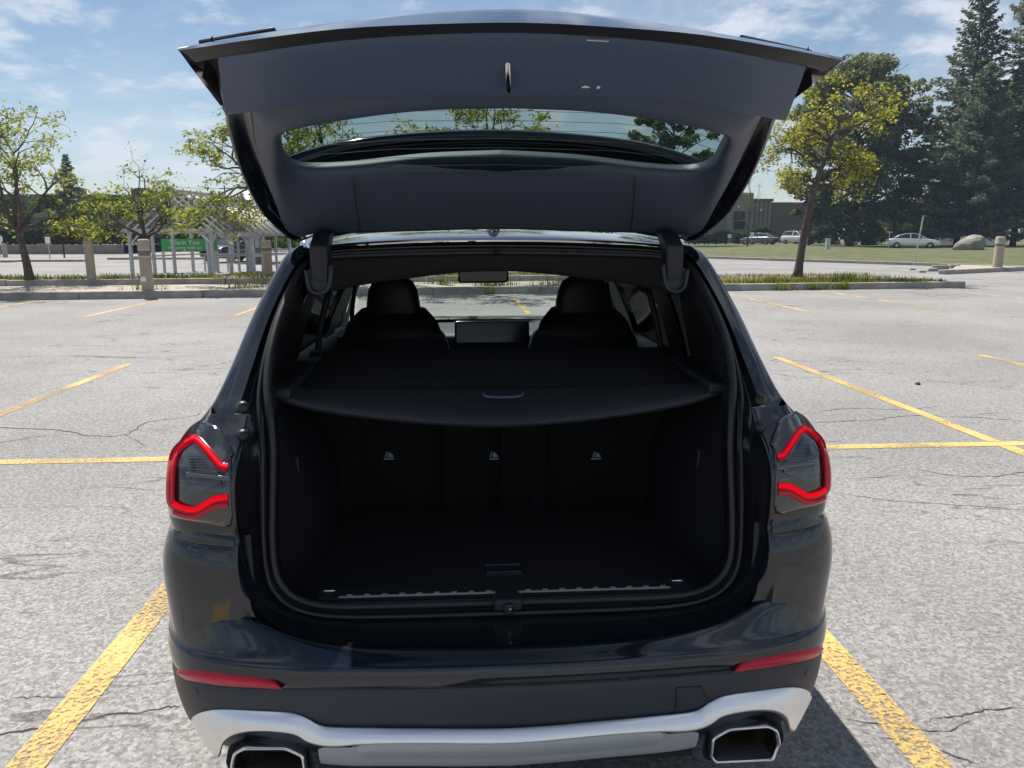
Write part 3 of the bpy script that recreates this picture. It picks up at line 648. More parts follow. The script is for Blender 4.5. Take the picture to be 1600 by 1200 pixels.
nose = [[(0, 4.58, .92), (.33, 4.56, .92), (.55, 4.5, .91), (.74, 4.42, .90), (.84, 4.25, .92)], [(0, 4.66, .70), (.35, 4.64, .70), (.6, 4.57, .70), (.80, 4.45, .70), (.90, 4.25, .70)],
        [(0, 4.68, .50), (.35, 4.66, .50), (.62, 4.59, .50), (.83, 4.46, .50), (.92, 4.25, .50)], [(0, 4.60, .26), (.35, 4.58, .26), (.6, 4.52, .26), (.80, 4.4, .26), (.88, 4.25, .26)]]
fb = grid('front_bumper', mirror_rows(nose), 'paint', suv, 3, 3, flip=True)
for s in (-1, 1):
    MB().prism([(s*.05, .62), (s*.30, .62), (s*.33, .75), (s*.27, .87), (s*.07, .87), (s*.04, .75)], 4.60, 4.675).build('grille', 'dtrim', fb)
    MB().prism([(s*.42, .80), (s*.80, .84), (s*.84, .89), (s*.44, .90)], 4.30, 4.56).build('headlamp', 'headlamp', fb)
# wheels
for wx in (-1, 1):
    for wy in (1.0, 3.87):
        w = MB().lathe([(.24, -.115), (.33, -.12), (.358, -.10), (.365, -.05), (.365, .05), (.358, .10), (.33, .12), (.24, .115)], 40, (wx*.80, wy, .365), 'X'); wo_ = w.build('tyre', 'tyre', suv, True)
        rm_ = MB().lathe([(.245, -.11), (.235, -.08), (.20, 0), (.235, .08), (.245, .11)], 40, (wx*.80, wy, .365), 'X')
        for k in range(5):
            t = 2*math.pi*k/5+.3; rm_.bar((wx*.885, wy, .365), (wx*.885, wy+.235*math.cos(t), .365+.235*math.sin(t)), .03, .07)
        rm_.lathe([(0, .03), (.06, .025), (.07, -.02)], 20, (wx*.875, wy, .365), 'X'); rm_.build('rim', 'rim', wo_, True)
        MB().lathe([(.40, -.2*wx), (.40, .08*wx)], 32, (wx*.80, wy, .39), 'X').build('wheel_liner', 'dtrim', suv, True)
# underbody and cabin tub
MB().box((0, 2.4, .29), (1.50, 3.9, .06)).build('underbody', 'dtrim', suv)
MB().box((0, .38, .30), (1.0, .42, .08)).build('silencer_shield', 'dtrim', suv)
# ---- cargo area
MB().box((0, .61, .690), (1.18, .80, .02)).build('cargo_floor', 'carpet', suv)
def trimside(s, fl):
    rows = [[(.604, .235, .69), (.604, .25, .9), (.600, .28, 1.08), (.602, .31, 1.2), (.612, .38, 1.33), (.597, .50, 1.455), (.560, .615, 1.555)],
            [(.60, .35, .69), (.60, .36, .9), (.60, .38, 1.08), (.615, .40, 1.2), (.625, .48, 1.33), (.60, .60, 1.45), (.57, .71, 1.53)],
            [(.53, .62, .69), (.55, .62, .9), (.60, .62, 1.08), (.66, .62, 1.2), (.665, .68, 1.33), (.635, .78, 1.42), (.60, .85, 1.49)],
            [(.53, .98, .69), (.55, .98, .9), (.62, .98, 1.08), (.72, .98, 1.16), (.72, .98, 1.2), (.70, .98, 1.22), (.69, .98, 1.24)]]
    return grid('cargo_side_trim', [[np.array(p)*s for p in r] for r in rows], 'dtrim', suv, 3, 4, flip=fl)
both(trimside)
for s in (-1, 1):
    t = grid('door_inner_trim', [[(s*.86, y, .32), (s*.84, y, .7), (s*.82, y, 1.0), (s*.825, y, belt(y)), (s*.85, y, belt(y)+.018)] for y in (.98, 1.6, 2.4, 3.2)], 'dtrim', suv, 2, 2)
    MB().box((s*.60, .96, 1.0), (.26, .03, .46)).build('side_bulkhead', 'carpet', suv)
    # shelf ledge the cover runs on, tie-downs, net strap
    MB().box((s*.592, .66, 1.235), (.05, .56, .03)).build('cover_rail', 'dtrim', suv, False, .008)
    tubeobj('tie_down_hook', cr([(s*.475-.022, .30, .703), (s*.475-.018, .285, .716), (s*.475, .28, .719), (s*.475+.018, .285, .716), (s*.475+.022, .30, .703)], 4), .0035, 'chrome', suv, 6)
    box('strap_pocket', (s*.585, .52, .93), (.012, .055, .20), 'dtrim', suv, .004)
# sill plates
for x0, x1 in ((-.44, -.03), (.03, .44)):
    so_ = box('sill_strip', ((x0+x1)/2, .240, .7200), (x1-x0, .004, .0045), 'silver', suv)
    for k in range(9):
        box('sill_stud', (x0+(k+.6)*(x1-x0)/9, .2465, .7215), (.014, .006, .003), 'silver', so_)
MB().box((0, .268, .709), (1.0, .052, .018)).build('sill_plate', 'dtrim', suv)
la = MB().box((0, .20, .712), (.075, .05, .035)).build('latch', 'dtrim', suv, False, .008)
box('latch_claw', (0, .172, .708), (.022, .02, .03), 'rubber', la, .004); box('latch_pin', (.004, .160, .712), (.006, .006, .006), 'chrome', la, .001)
hf = box('floor_handle', (0, .42, .7015), (.105, .07, .006), 'dtrim', suv, .003)
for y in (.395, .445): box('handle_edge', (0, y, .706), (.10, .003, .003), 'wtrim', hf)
# rear seat backs 40/20/40 with their child-seat tags
for x0, x1 in ((-.585, -.115), (-.105, .105), (.115, .585)):
    rows = [[(x0+.0*(x1-x0), y, z) for y, z in ((1.0, .70), (.985, .8), (1.0, 1.0), (1.04, 1.19))], [(x0+.04*(x1-x0), y, z) for y, z in ((.985, .70), (.965, .8), (.98, 1.0), (1.02, 1.20))],
            [(x1-.04*(x1-x0), y, z) for y, z in ((.985, .70), (.965, .8), (.98, 1.0), (1.02, 1.20))], [(x1, y, z) for y, z in ((1.0, .70), (.985, .8), (1.0, 1.0), (1.04, 1.19))]]
    sb = grid('rear_seat_back', rows, 'carpet', suv, 3, 2, solid=.10, off=1)
    px = {-.585: 608, -.105: 771, .115: 931}[x0]; c = at_y(px, 710, .972)
    tg = MB(); tg.prism([(c[0]-.018, c[2]-.016), (c[0]+.018, c[2]-.016), (c[0]+.018, c[2]-.011), (c[0]-.018, c[2]-.011)], .961, .965)
    tg.prism([(c[0]-.014, c[2]-.007), (c[0]-.009, c[2]-.007), (c[0]-.004, c[2]+.014), (c[0]-.008, c[2]+.012)], .961, .965)
    tg.prism([(c[0]-.004, c[2]-.007), (c[0]+.016, c[2]-.007), (c[0]+.014, c[2]+.0), (c[0]+.006, c[2]+.008), (c[0]+.0, c[2]+.010)], .961, .965); tg.build('anchor_tag', 'iconwhite', sb)
    box('rear_seat_base', ((x0+x1)/2, 1.35, .66), (x1-x0, .50, .18), 'leather', suv, .04)
# cargo cover: cassette, cloth, stiff lip with handle
MB().tube([(-.62, .955, 1.235), (.62, .955, 1.235)], .032, 14).build('cover_cassette', 'dtrim', suv, True)
cov = grid('cargo_cover', mirror_rows([[(x, y, z-.004*math.cos(x*2.5)) for x in (0, .2, .4, .565)] for y, z in ((.95, 1.262), (.75, 1.246), (.50, 1.222))]), 'carpet', suv, 2, 2, solid=.004)
lipe = [(790, 658), (700, 656), (620, 650), (540, 641), (480, 631), (437, 619)]
e1 = [at_y(px, py, .335+.10*(790-px)/353*.6) for px, py in lipe]; e1 = [np.array([abs(p[0]), p[1], p[2]]) for p in e1]; e1[0][0] = 0
xs = [p[0] for p in e1]; e0 = [np.array([min(x, .575), .505, 1.222-.004*math.cos(x*2.5)]) for x in xs]
em = [(a*.45+b*.55)+np.array([0, 0, .010]) for a, b in zip(e0, e1)]
ed = [p+np.array([0, .006, -.012]) for p in e1]
M['coverlip'] = mat('cover_lip', (0.020, 0.022, 0.026), 0.6, bump=(400, 0.15, 0.001))
lip = grid('cover_lip', mirror_rows([e0, em, e1, ed]), 'coverlip', suv, 3, 3, solid=.006)
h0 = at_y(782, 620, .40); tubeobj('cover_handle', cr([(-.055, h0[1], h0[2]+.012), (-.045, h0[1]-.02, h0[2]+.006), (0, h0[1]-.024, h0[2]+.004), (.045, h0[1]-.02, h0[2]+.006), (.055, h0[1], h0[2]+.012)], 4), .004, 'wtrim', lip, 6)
# ---- cabin: front seats, head restraints, dash, screen, mirror, wheel
for cx_, w in ((-.424, .125), (.457, .131)):
    prof = [(1.195, .78), (1.22, .93), (1.27, 1.0), (1.34, .98), (1.40, .90), (1.44, .74), (1.462, .45)]
    v = []; n = 20
    for z, k in prof:
        for i in range(n):
            t = 2*math.pi*i/n; ex = lambda c: math.copysign(abs(c)**.6, c)
            v.append((cx_+w*k*ex(math.cos(t)), 1.93+.055*(.5+.5*k)*ex(math.sin(t)), z))
    f = [(r*n+i, r*n+(i+1) % n, (r+1)*n+(i+1) % n, (r+1)*n+i) for r in range(len(prof)-1) for i in range(n)]+[tuple(range(n))[::-1], tuple((len(prof)-1)*n+i for i in range(n))]
    st = None
    sw = [[(cx_+x*k, y+(.03 if abs(x) > .2 else 0), z) for x in (-.26, -.22, -.1, 0, .1, .22, .26)] for k, y, z in ((.95, 1.80, .62), (1.0, 1.84, .85), (1.0, 1.89, 1.08), (.96, 1.92, 1.15), (.90, 1.93, 1.19), (.80, 1.94, 1.212), (.62, 1.945, 1.224), (.3, 1.95, 1.228))]
    st = grid('front_seat', sw, 'leather', suv, 2, 2, solid=.10, off=1)
    obj('head_restraint', v, f, 'leather', st)
    for dx in (-.055, .055): tubeobj('restraint_post', [(cx_+dx, 1.93, 1.16), (cx_+dx, 1.93, 1.25)], .006, 'chrome', st, 8)
    box('seat_base', (cx_, 2.15, .62), (.50, .52, .18), 'leather', st, .05)
dash = [[(0, 3.40, 1.085), (.4, 3.36, 1.085), (.78, 3.18, 1.085)], [(0, 3.05, 1.105), (.4, 3.05, 1.105), (.8, 3.0, 1.10)], [(0, 2.82, 1.09), (.4, 2.82, 1.09), (.82, 2.80, 1.085)], [(0, 2.76, 1.03), (.4, 2.76, 1.03), (.82, 2.76, 1.03)], [(0, 2.80, .75), (.4, 2.82, .75), (.82, 2.82, .75)]]
dsh = grid('dashboard', mirror_rows(dash), 'dtrim', suv, 3, 3)
hood = [[(x, y, z) for x in (-.60, -.55, -.42, -.29, -.24)] for y, z in ((2.70, 1.08), (2.78, 1.15), (2.95, 1.145), (3.1, 1.09))]
hood = [[(p[0], p[1], p[2]-(.07 if j in (0, 4) else 0)) for j, p in enumerate(r)] for r in hood]
grid('instrument_hood', hood, 'dtrim', dsh, 3, 3, solid=.01)
sc = box('centre_screen', (.063, 2.74, 1.098), (.43, .022, .135), 'screen', suv, .012, rot=(-.15, 0, 0))
MB().lathe([(.165, -.012), (.185, 0), (.165, .012)], 28).build('x', 'leather', None)
bpy.data.objects.remove(bpy.data.objects['x'])
sw_ = [(-.42+.18*math.cos(t), 2.50+.18*math.sin(t)*.40, .98+.18*math.sin(t)*.91) for t in np.linspace(0, 2*math.pi, 33)[:-1]]
stw = tubeobj('steering_wheel', sw_, .015, 'leather', suv, 8, True)
MB().bar((-.42, 2.50, .98), (-.42, 2.72, .93), .09, .09).bar((-.58, 2.50, .98), (-.26, 2.50, .98), .03, .05).build('steering_hub', 'leather', stw, False, .01)
mir = MB().prism([(-.128, 1.405), (-.118, 1.398), (.128, 1.400), (.140, 1.41), (.140, 1.455), (.125, 1.468), (-.11, 1.468), (-.125, 1.455)], 2.44, 2.475).build('rear_view_mirror', 'dtrim', suv, False, .006)
MB().prism([(-.115, 1.408), (.128, 1.41), (.132, 1.452), (.12, 1.460), (-.108, 1.460), (-.118, 1.45)], 2.436, 2.4395).build('mirror_glass', 'mirrorglass', mir)
MB().bar((0, 2.47, 1.45), (0, 2.62, 1.57), .03, .03).build('mirror_stem', 'dtrim', mir)
for s in (-1, 1):
    tubeobj('seat_belt', cr([(s*.66, 2.42, 1.40), (s*.675, 2.36, 1.25), (s*.68, 2.32, 1.0)], 4), .012, 'dtrim', suv, 6)
    tubeobj('seat_belt', cr([(s*.60, 1.25, 1.45), (s*.63, 1.22, 1.32), (s*.64, 1.18, 1.22)], 4), .012, 'dtrim', suv, 6)

# ---- TAILGATE (raised)
gate = empty('tailgate', (0, .78, 1.63)); gate.parent = suv; gate.matrix_parent_inverse = suv.matrix_basis.inverted()
GP = suv                                                   # pieces are children of the tailgate skin below
bpy.data.objects.remove(gate)
def A(px, py, y):
    p = at_y(px, py, y); return np.array([0.0 if abs(px-795) < 8 else abs(p[0]), p[1], p[2]])
tipa = [A(800, 14, -.08), A(665, 20, -.085), A(530, 34, -.10), A(400, 53, -.13), A(330, 65, -.165), A(277, 76, -.205)]
tipb = [A(800, 35, -.297), A(665, 38, -.295), A(530, 45, -.287), A(400, 61, -.262), A(332, 71, -.237), A(279, 79, -.213)]
tipc = [A(800, 46, -.265), A(665, 48, -.263), A(530, 56, -.26), A(400, 72, -.235), A(343, 80, -.205), A(291, 85, -.185)]
tipd = [A(800, 52, -.235), A(665, 55, -.233), A(530, 65, -.23), A(400, 82, -.205), A(347, 89, -.175), A(306, 97, -.14)]
tipe = [p+np.array([0, .03, .012]) for p in tipd]
def skinrow(y, zc, side, drop):
    return [(side[0]*k, y, zc-drop*k**2) for k in (0, .24, .47, .70, .84)]+[tuple(side)]
def S(px, py, y): return A(px, py, y)
s1 = S(283, 84, -.17); s2_ = S(302, 110, -.06); s3 = S(316, 128, .06); s4 = S(345, 166, .20)
tipm = [(p*.5+q*.5)+np.array([0, 0, .0006]) for p, q in zip(tipa, tipb)]; top1 = [a+np.array([0, .05, .009]) for a in tipa[:-1]]+[s1]
r2 = skinrow(.02, 2.072, s2_, .10); r3 = skinrow(.08, 2.066, s3, .12); r4 = skinrow(.14, 2.055, s4, .13)
r4 = [(p[0], .14+(s4[1]-.14)*(p[0]/s4[0])**2, p[2]) for p in r4]
skin = grid('tailgate_skin', mirror_rows([tipb, tipm, tipa, top1, r2, r3, r4]), 'paint', suv, 3, 3, flip=False)
grid('tailgate_inner_flange', mirror_rows([tipe, tipd, tipc, [p+np.array([0, .004, .001]) for p in tipb]]), 'dtrim', skin, 3, 3)
gate = skin; gate['label'] = 'glossy black painted tailgate panel'
# inner trim
Tt = [A(800, 53, -.238), A(665, 56, -.236), A(530, 66, -.233), A(420, 82, -.21), A(341, 94, -.17)]
Tb = [A(800, 152, -.03), A(665, 152, -.03), A(530, 154, -.02), A(425, 170, .0), A(354, 180, .03)]
Tm = [(a*.5+b*.5)+np.array([0, 0, -.006]) for a, b in zip(Tt, Tb)]
T2 = [(a*.12+b*.88)+np.array([0, -.005, -.004]) for a, b in zip(Tt, Tb)]
Tr = [p+np.array([0, .0, .03]) for p in Tb]
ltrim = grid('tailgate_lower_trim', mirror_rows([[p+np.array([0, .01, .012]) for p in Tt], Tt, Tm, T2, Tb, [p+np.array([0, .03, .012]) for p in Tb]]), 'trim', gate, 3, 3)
sidew = [[Tt[-1], Tb[-1]], [Tt[-1]+np.array([.02, .04, .05]), Tb[-1]+np.array([.02, .03, .06])], [np.array(r2[-1])+np.array([-.015, 0, -.012]), np.array(r4[-1])+np.array([-.02, 0, -.01])]]
grid2('tailgate_end_trim', sidew, 'dtrim', gate, su=3, sv=3, inv=True)
Wd = [A(800, 168, .05), A(665, 172, .05), A(530, 189, .07), A(462, 202, .10), A(441, 209, .14), A(434, 219, .19), A(438, 237, .26), A(446, 262, .38), A(478, 274, .46), A(554, 271, .48), A(665, 259, .50), A(800, 254, .50)]
To = [A(800, 143, .0), A(665, 143, .0), A(530, 146, .01), A(462, 153, .025), A(400, 166, .07), A(396, 186, .14), A(404, 245, .32), A(429, 314, .52), A(455, 366, .70), A(513, 364, .73), A(665, 357, .74), A(800, 352, .745)]
md_ = [(a*.5+b*.5)+np.array([0, 0, -.010]) for a, b in zip(Wd, To)]
ringrows = [To, md_, Wd, [p+np.array([0, .02, .035]) for p in Wd]]
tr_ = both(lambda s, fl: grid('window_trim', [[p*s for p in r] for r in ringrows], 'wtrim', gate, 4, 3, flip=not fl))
# side flanges of the outer skin, seen past the trim
Fo = [A(346, 168, .19), A(353, 182, .22), A(357, 207, .29), A(378, 273, .42), A(408, 331, .56), A(449, 371, .69), A(466, 377, .73)]
Fi = [A(388, 166, .08), A(407, 183, .11), A(412, 200, .17), A(416, 247, .33), A(440, 314, .53), A(460, 364, .70), A(480, 374, .735)]
Fm = [(a*.45+b*.55)+np.array([0, .02, .03]) for a, b in zip(Fo, Fi)]
Fu = [a+np.array([-.03, .02, .04]) for a in Fo]
grid2('tailgate_flange', [Fi, Fm, Fo, Fu], 'paint', gate, su=4, sv=4, inv=True)
# lower edge roll of the trim at the hinge side
grid('tailgate_header', mirror_rows([[A(800, 351, .745), A(665, 356, .74), A(513, 363, .73), A(466, 375, .73)], [A(800, 358, .755), A(665, 361, .75), A(513, 366, .74), A(470, 377, .735)], [A(800, 345, .80), A(665, 349, .80), A(513, 357, .79), A(475, 366, .77)]]), 'dtrim', gate, 3, 3)
# trim seams
for p in ((552, 275, .482), (992, 275, .482)):
    a = at_y(p[0], p[1], p[2]); b = at_y(563 if p[0] < 800 else 985, 359, .733); c = (a+b)/2+np.array([0, -.006, -.006])
    tubeobj('trim_seam', cr([a+np.array([0, 0, -.004]), c+np.array([0, -.004, -.008]), b+np.array([0, 0, -.004])], 4), .0016, 'rubber', gate, 6)
# glass and spoiler
gl = [[(0, .11, 2.080), (.3, .115, 2.075), (.5, .13, 2.055), (.60, .16, 2.02)], [(0, .40, 1.900), (.28, .40, 1.895), (.47, .41, 1.88), (.57, .42, 1.85)], [(0, .70, 1.705), (.26, .70, 1.70), (.44, .70, 1.69), (.54, .70, 1.67)]]
glass = grid('rear_window', mirror_rows(gl), 'rearglass', gate, 4, 4)
for k in range(9):                                          # heating wires
    t = .30+.05*k; row = [(1-t)*np.array(a)+t*np.array(b) for a, b in zip(gl[0], gl[2])]
    row = mirror_rows([[p+np.array([0, -.012, -.002]) for p in row]])[0]; tubeobj('heating_wire', row, .0006, 'cable', glass, 4)
sp = [[A(800, 204, .69), A(665, 207, .69), A(560, 217, .685), A(490, 232, .68), A(446, 247, .67), A(425, 262, .66)], [np.array(p) for p in ((0, .745, 1.80), (.17, .745, 1.795), (.30, .74, 1.785), (.39, .735, 1.77), (.46, .725, 1.75), (.50, .72, 1.73))], [np.array(p) for p in ((0, .80, 1.684), (.17, .80, 1.682), (.30, .795, 1.676), (.40, .785, 1.668), (.48, .77, 1.655), (.54, .76, 1.645))]]
spo = grid('roof_spoiler', mirror_rows(sp), 'paint', gate, 3, 4, solid=.03, off=0)
# lamp halves riding on the tailgate
def glamp(s, fl):
    a = A(313, 64, .0); b = A(429, 43, .03); base = mid = None
    rows = []
    for t in np.linspace(0, 1, 6):
        p = a+(b-a)*t; rows.append([p+np.array([0, .03, -.014]), p+np.array([0, -.012, -.006]), p+np.array([0, -.008, 0]), p+np.array([0, .05, -.004]), p+np.array([0, .09, -.03])])
    o = grid('tailgate_lamp', [[q*s for q in r] for r in rows], 'smoke', gate, 1, 1, flip=fl)
    return o
both(glamp)
# striker, buttons, label
tubeobj('striker', cr([at_y(793, 88, -.150)+np.array([0, 0, .01]), at_y(793, 90, -.160), at_y(794, 118, -.135), at_y(795, 142, -.085), at_y(795, 141, -.06)+np.array([0, 0, .02])], 5), .0052, 'chrome', gate, 10)
sb_ = at_y(790, 100, -.135); box('striker_plate', sb_+np.array([-.003, .012, -.003]), (.018, .075, .010), 'dtrim', gate, .002, rot=(-.25, 0, 0))
c = at_y(925, 126, -.085); bt = box('close_buttons', c+np.array([0, 0, -.006]), (.054, .034, .010), 'screen', gate, .004, rot=(-.27, 0, 0))
for dx, n_ in ((-.0125, 0), (.0125, 1)):
    q = MB(); pts = [(-.008, -.003), (.008, -.003), (.0085, .001), (.004, .0015), (.001, .0045), (-.003, .0045), (-.006, .001), (-.0085, .0005)] if n_ == 0 else [(-.003, -.005), (.003, -.005), (.0035, .0), (.002, .005), (-.002, .005), (-.0035, .0)]
    q.prism([(x, z) for x, z in pts], -.0004, .0004)
    m3 = Matrix.Translation(Vector(c)+Vector((dx, -.003, -.0125))) @ Matrix.Rotation(R(72), 4, 'X'); q.v = [tuple(m3 @ Vector(v_)) for v_ in q.v]; q.build('button_icon', 'white', bt)
c = at_y(933, 60, -.232); lb = box('label', c+np.array([0, -.004, -.003]), (.039, .011, .001), 'white', gate, 0, rot=(R(35), R(2), 0))
# hinge arms with their trim collars
def hinge(s, fl):
    x0, x1 = abs(at_y(483, 400, .565)[0]), abs(at_y(511, 400, .565)[0])
    pr = [(.64, 1.655), (.575, 1.62), (.565, 1.53), (.575, 1.505), (.63, 1.49), (.64, 1.53), (.64, 1.60), (.72, 1.665)]
    v = [(x*s[0], y, z) for x in (x0, x1) for y, z in pr]; n = len(pr)
    f = [(i, (i+1) % n, n+(i+1) % n, n+i) for i in range(n)]+[tuple(range(n))[::-1], tuple(range(n, 2*n))]
    h = obj('hinge_arm', v, f, 'dtrim', suv, False, .004)
    u = [at_y(478, 422, .555), at_y(482, 447, .555), at_y(490, 457, .555), at_y(504, 457, .555), at_y(514, 447, .555), at_y(519, 414, .565)]
    u = [np.array([abs(p[0])*s[0], p[1], p[2]]) for p in u]
    tubeobj('hinge_collar', cr(u, 5), .0060, 'clad', h, 8)
    pv = [np.array([p[0], p[1]+.012, p[2]]) for p in u]; obj('hinge_pocket', pv, [tuple(range(len(pv)))], 'rubber', h, False)
both(hinge)

# ================================================================== KERBS, MEDIAN, LAWN
KA = np.array([-11.83, 18.78]); KB = np.array([15.8, 21.75]); KU = (KB-KA)/np.linalg.norm(KB-KA); KV = np.array([-KU[1], KU[0]]); KL = float(np.linalg.norm(KB-KA))
def kp(u, v): return KA+KU*u+KV*v
def kerbrun(u0, u1, v0, v1, h, zb=0.0, step=3.05, jit=.012, seed=1):
    rng = random.Random(seed); root = empty('kerb', (*kp(u0, v0), 0)); tag(root, kind='structure')
    u = u0
    while u < u1-.2:
        e = min(u+step, u1); dz = rng.uniform(-jit, jit); dv = rng.uniform(-jit, jit)
        mb = MB(); q = [kp(u+.008, v0+dv), kp(e-.008, v0+dv), kp(e-.008, v1+dv), kp(u+.008, v1+dv)]
        v = [(*p, zb) for p in q]+[(*(p+KV*(.02 if i < 2 else 0)), zb+h+dz) for i, p in enumerate(q)]
        mb.add(v, [(0, 1, 5, 4), (1, 2, 6, 5), (2, 3, 7, 6), (3, 0, 4, 7), (4, 5, 6, 7)]); mb.build('kerb_stone', 'kerb', root, False, .025); u = e
    return root
kerbrun(-50, KL, 0, .22, .20, seed=2)
def slab(name, poly, z, m): return sheet(name, poly, z, m)
slab('walkway', [kp(-50, .2), kp(20, .2), kp(20, 3.2), kp(-50, 3.2)], .175, 'walk')
kerbrun(-50, 19.5, 3.15, 3.35, .18, .17, seed=5)
slab('planting_strip', [kp(-50, 3.3), kp(19.5, 3.3), kp(19.5, 5.1), kp(-50, 5.1)], .33, 'soil')
slab('planting_strip', [kp(19.9, .2), kp(KL-.1, .2), kp(KL-.1, 6.0), kp(19.9, 6.0)], .16, 'soil')
kerbrun(-50, KL, 6.0, 6.2, .15, seed=7) if False else None

def leaf_quads(P, size, rng, aspect=.5, droop=0.0, flat=0.0, updir=None):
    n = len(P); a = rng.normal(size=(n, 3)); a[:, 2] = a[:, 2]*(1-flat)-droop; a /= np.linalg.norm(a, axis=1)[:, None]
    b = rng.normal(size=(n, 3)); b[:, 2] *= (1-flat); b -= a*np.sum(a*b, 1)[:, None]; b /= np.linalg.norm(b, axis=1)[:, None]+1e-9
    s = size*rng.uniform(.6, 1.35, (n, 1)); a = a*s; b = b*s*aspect
    v = np.stack([P-a*.5, P+b*.5+a*.05, P+a*.5, P-b*.5+a*.05], 1).reshape(-1, 3); return v
def quadmesh(name, v, m, parent=None):
    n = len(v)//4; me = bpy.data.meshes.new(name); me.vertices.add(n*4); me.vertices.foreach_set('co', np.ascontiguousarray(v, dtype=np.float32).ravel())
    me.loops.add(n*4); me.loops.foreach_set('vertex_index', np.arange(n*4, dtype=np.int32)); me.polygons.add(n)
    me.polygons.foreach_set('loop_start', np.arange(0, n*4, 4, dtype=np.int32)); me.polygons.foreach_set('loop_total', np.full(n, 4, dtype=np.int32))
    me.update(calc_edges=True); return link(name, me, m, parent, False)
def blades(pts, h, rng, w=.012, lean=.35):
    n = len(pts); P = np.array(pts, float); hh = h*rng.uniform(.5, 1.4, (n, 1)); an = rng.uniform(0, 2*math.pi, n)
    d = np.stack([np.cos(an), np.sin(an), np.zeros(n)], 1); q = np.stack([-d[:, 1], d[:, 0], d[:, 2]], 1)*w
    tp = P+d*hh*lean*rng.uniform(.2, 1, (n, 1))+np.array([0, 0, 1])*hh
    return np.stack([P-q, P+q, tp+q*.3, tp-q*.3], 1).reshape(-1, 3)
# grass and weeds on the median
rng = np.random.default_rng(4); pts = []
def strip_pts(n, u0, u1, v0, v1, z, clump=1.0, thr=.45):
    k = 0; out = []
    while k < n:
        u = rng.uniform(u0, u1); v = rng.uniform(v0, v1)
        dens = .5+.5*math.sin(u*1.3+2*math.sin(u*.37))*math.sin(u*3.1+v*2)
        if dens*clump+(1-clump) > rng.uniform(thr-.35, 1): out.append((*kp(u, v), z)); k += 1
    return out
g = blades(strip_pts(10000, -22, 19.5, 3.4, 5.0, .33, .8, .4), .11, rng, .012)
g = np.vstack([g, blades(strip_pts(1500, 19.9, 25.5, .3, 1.6, .16, .9), .11, rng, .012), blades(strip_pts(700, 25.5, 27.4, .3, 1.0, .16, .9), .10, rng), blades(strip_pts(1500, 19.9, KL, 1.5, 5.5, .16, .9, .6), .10, rng, .01)])
cl = []
for u, v, z, n_, r_, h_ in [(12.9, 1.0, .175, 160, .5, .2), (15.0, .8, .175, 260, .8, .22), (11.5, 2.2, .175, 120, .5, .2), (16.8, 1.4, .175, 200, .7, .2), (18.6, .9, .175, 200, .7, .2), (-1.5, 1.2, .175, 50, .4, .2), (-5, 1.8, .175, 70, .3, .3), (3.2, .9, .175, 60, .5, .2), (5.8, 1.3, .175, 80, .6, .25), (24.3, 1.0, .16, 200, .55, .26), (21.6, .7, .16, 200, .5, .2), (22.8, .6, .16, 220, .6, .17), (8, .9, .175, 120, .7, .2),
                             (12.6, -.05, 0, 40, .12, .3), (21.5, -.04, 0, 60, .3, .2), (22.6, -.04, 0, 90, .4, .2), (23.5, -.04, 0, 60, .2, .25)]:
    cl.append(blades([(*kp(u+rng.normal()*r_*.6, v+(rng.normal()*r_*.3 if v > 0 else rng.uniform(-.03, .0))), z) for _ in range(n_)], h_, rng, .012, .6))
gr = quadmesh('median_grass', np.vstack([g]+cl), 'grass'); tag(gr, 'rough green grass and weeds sprouting along the concrete median', 'grass', kind='stuff')

# lawn rising behind its kerb on the right
LP0 = at_z(1085, 403.5)[:2]; LP1 = at_z(1600, 420.5)[:2]; LU = (LP1-LP0)/np.linalg.norm(LP1-LP0); LV = np.array([-LU[1], LU[0]]); LV = LV if LV[1] > 0 else -LV; LL = float(np.linalg.norm(LP1-LP0))
def lp(u, v): return LP0+LU*u+LV*v
def lawnz(u, v): return .13+.32*float(np.interp(v, [0, 2, 9, 20, 200], [0, .08, .75, 1, 1]))+.05*math.sin(u*.23+v*.17)*min(1, v/6)
us = np.linspace(-75, 70, 60); vs = np.concatenate([np.linspace(.18, 20, 18), np.linspace(24, 130, 16)])
v = [(*lp(u, w), lawnz(u, w)) for u in us for w in vs]; nv = len(vs)
lw = obj('lawn', v, [(i*nv+j, (i+1)*nv+j, (i+1)*nv+j+1, i*nv+j+1) for i in range(len(us)-1) for j in range(nv-1)], 'lawn'); tag(lw, kind='structure')
root = empty('kerb', (*lp(0, 0), 0)); tag(root, kind='structure'); u = -75
while u < 36:
    e = u+3.0; q = [lp(u+.01, 0), lp(e-.01, 0), lp(e-.01, .2), lp(u+.01, .2)]
    MB().add([(*p, 0) for p in q]+[(*p, .17) for p in q], [(0, 1, 5, 4), (1, 2, 6, 5), (2, 3, 7, 6), (3, 0, 4, 7), (4, 5, 6, 7)]).build('kerb_stone', 'concrete', root, False, .02); u = e
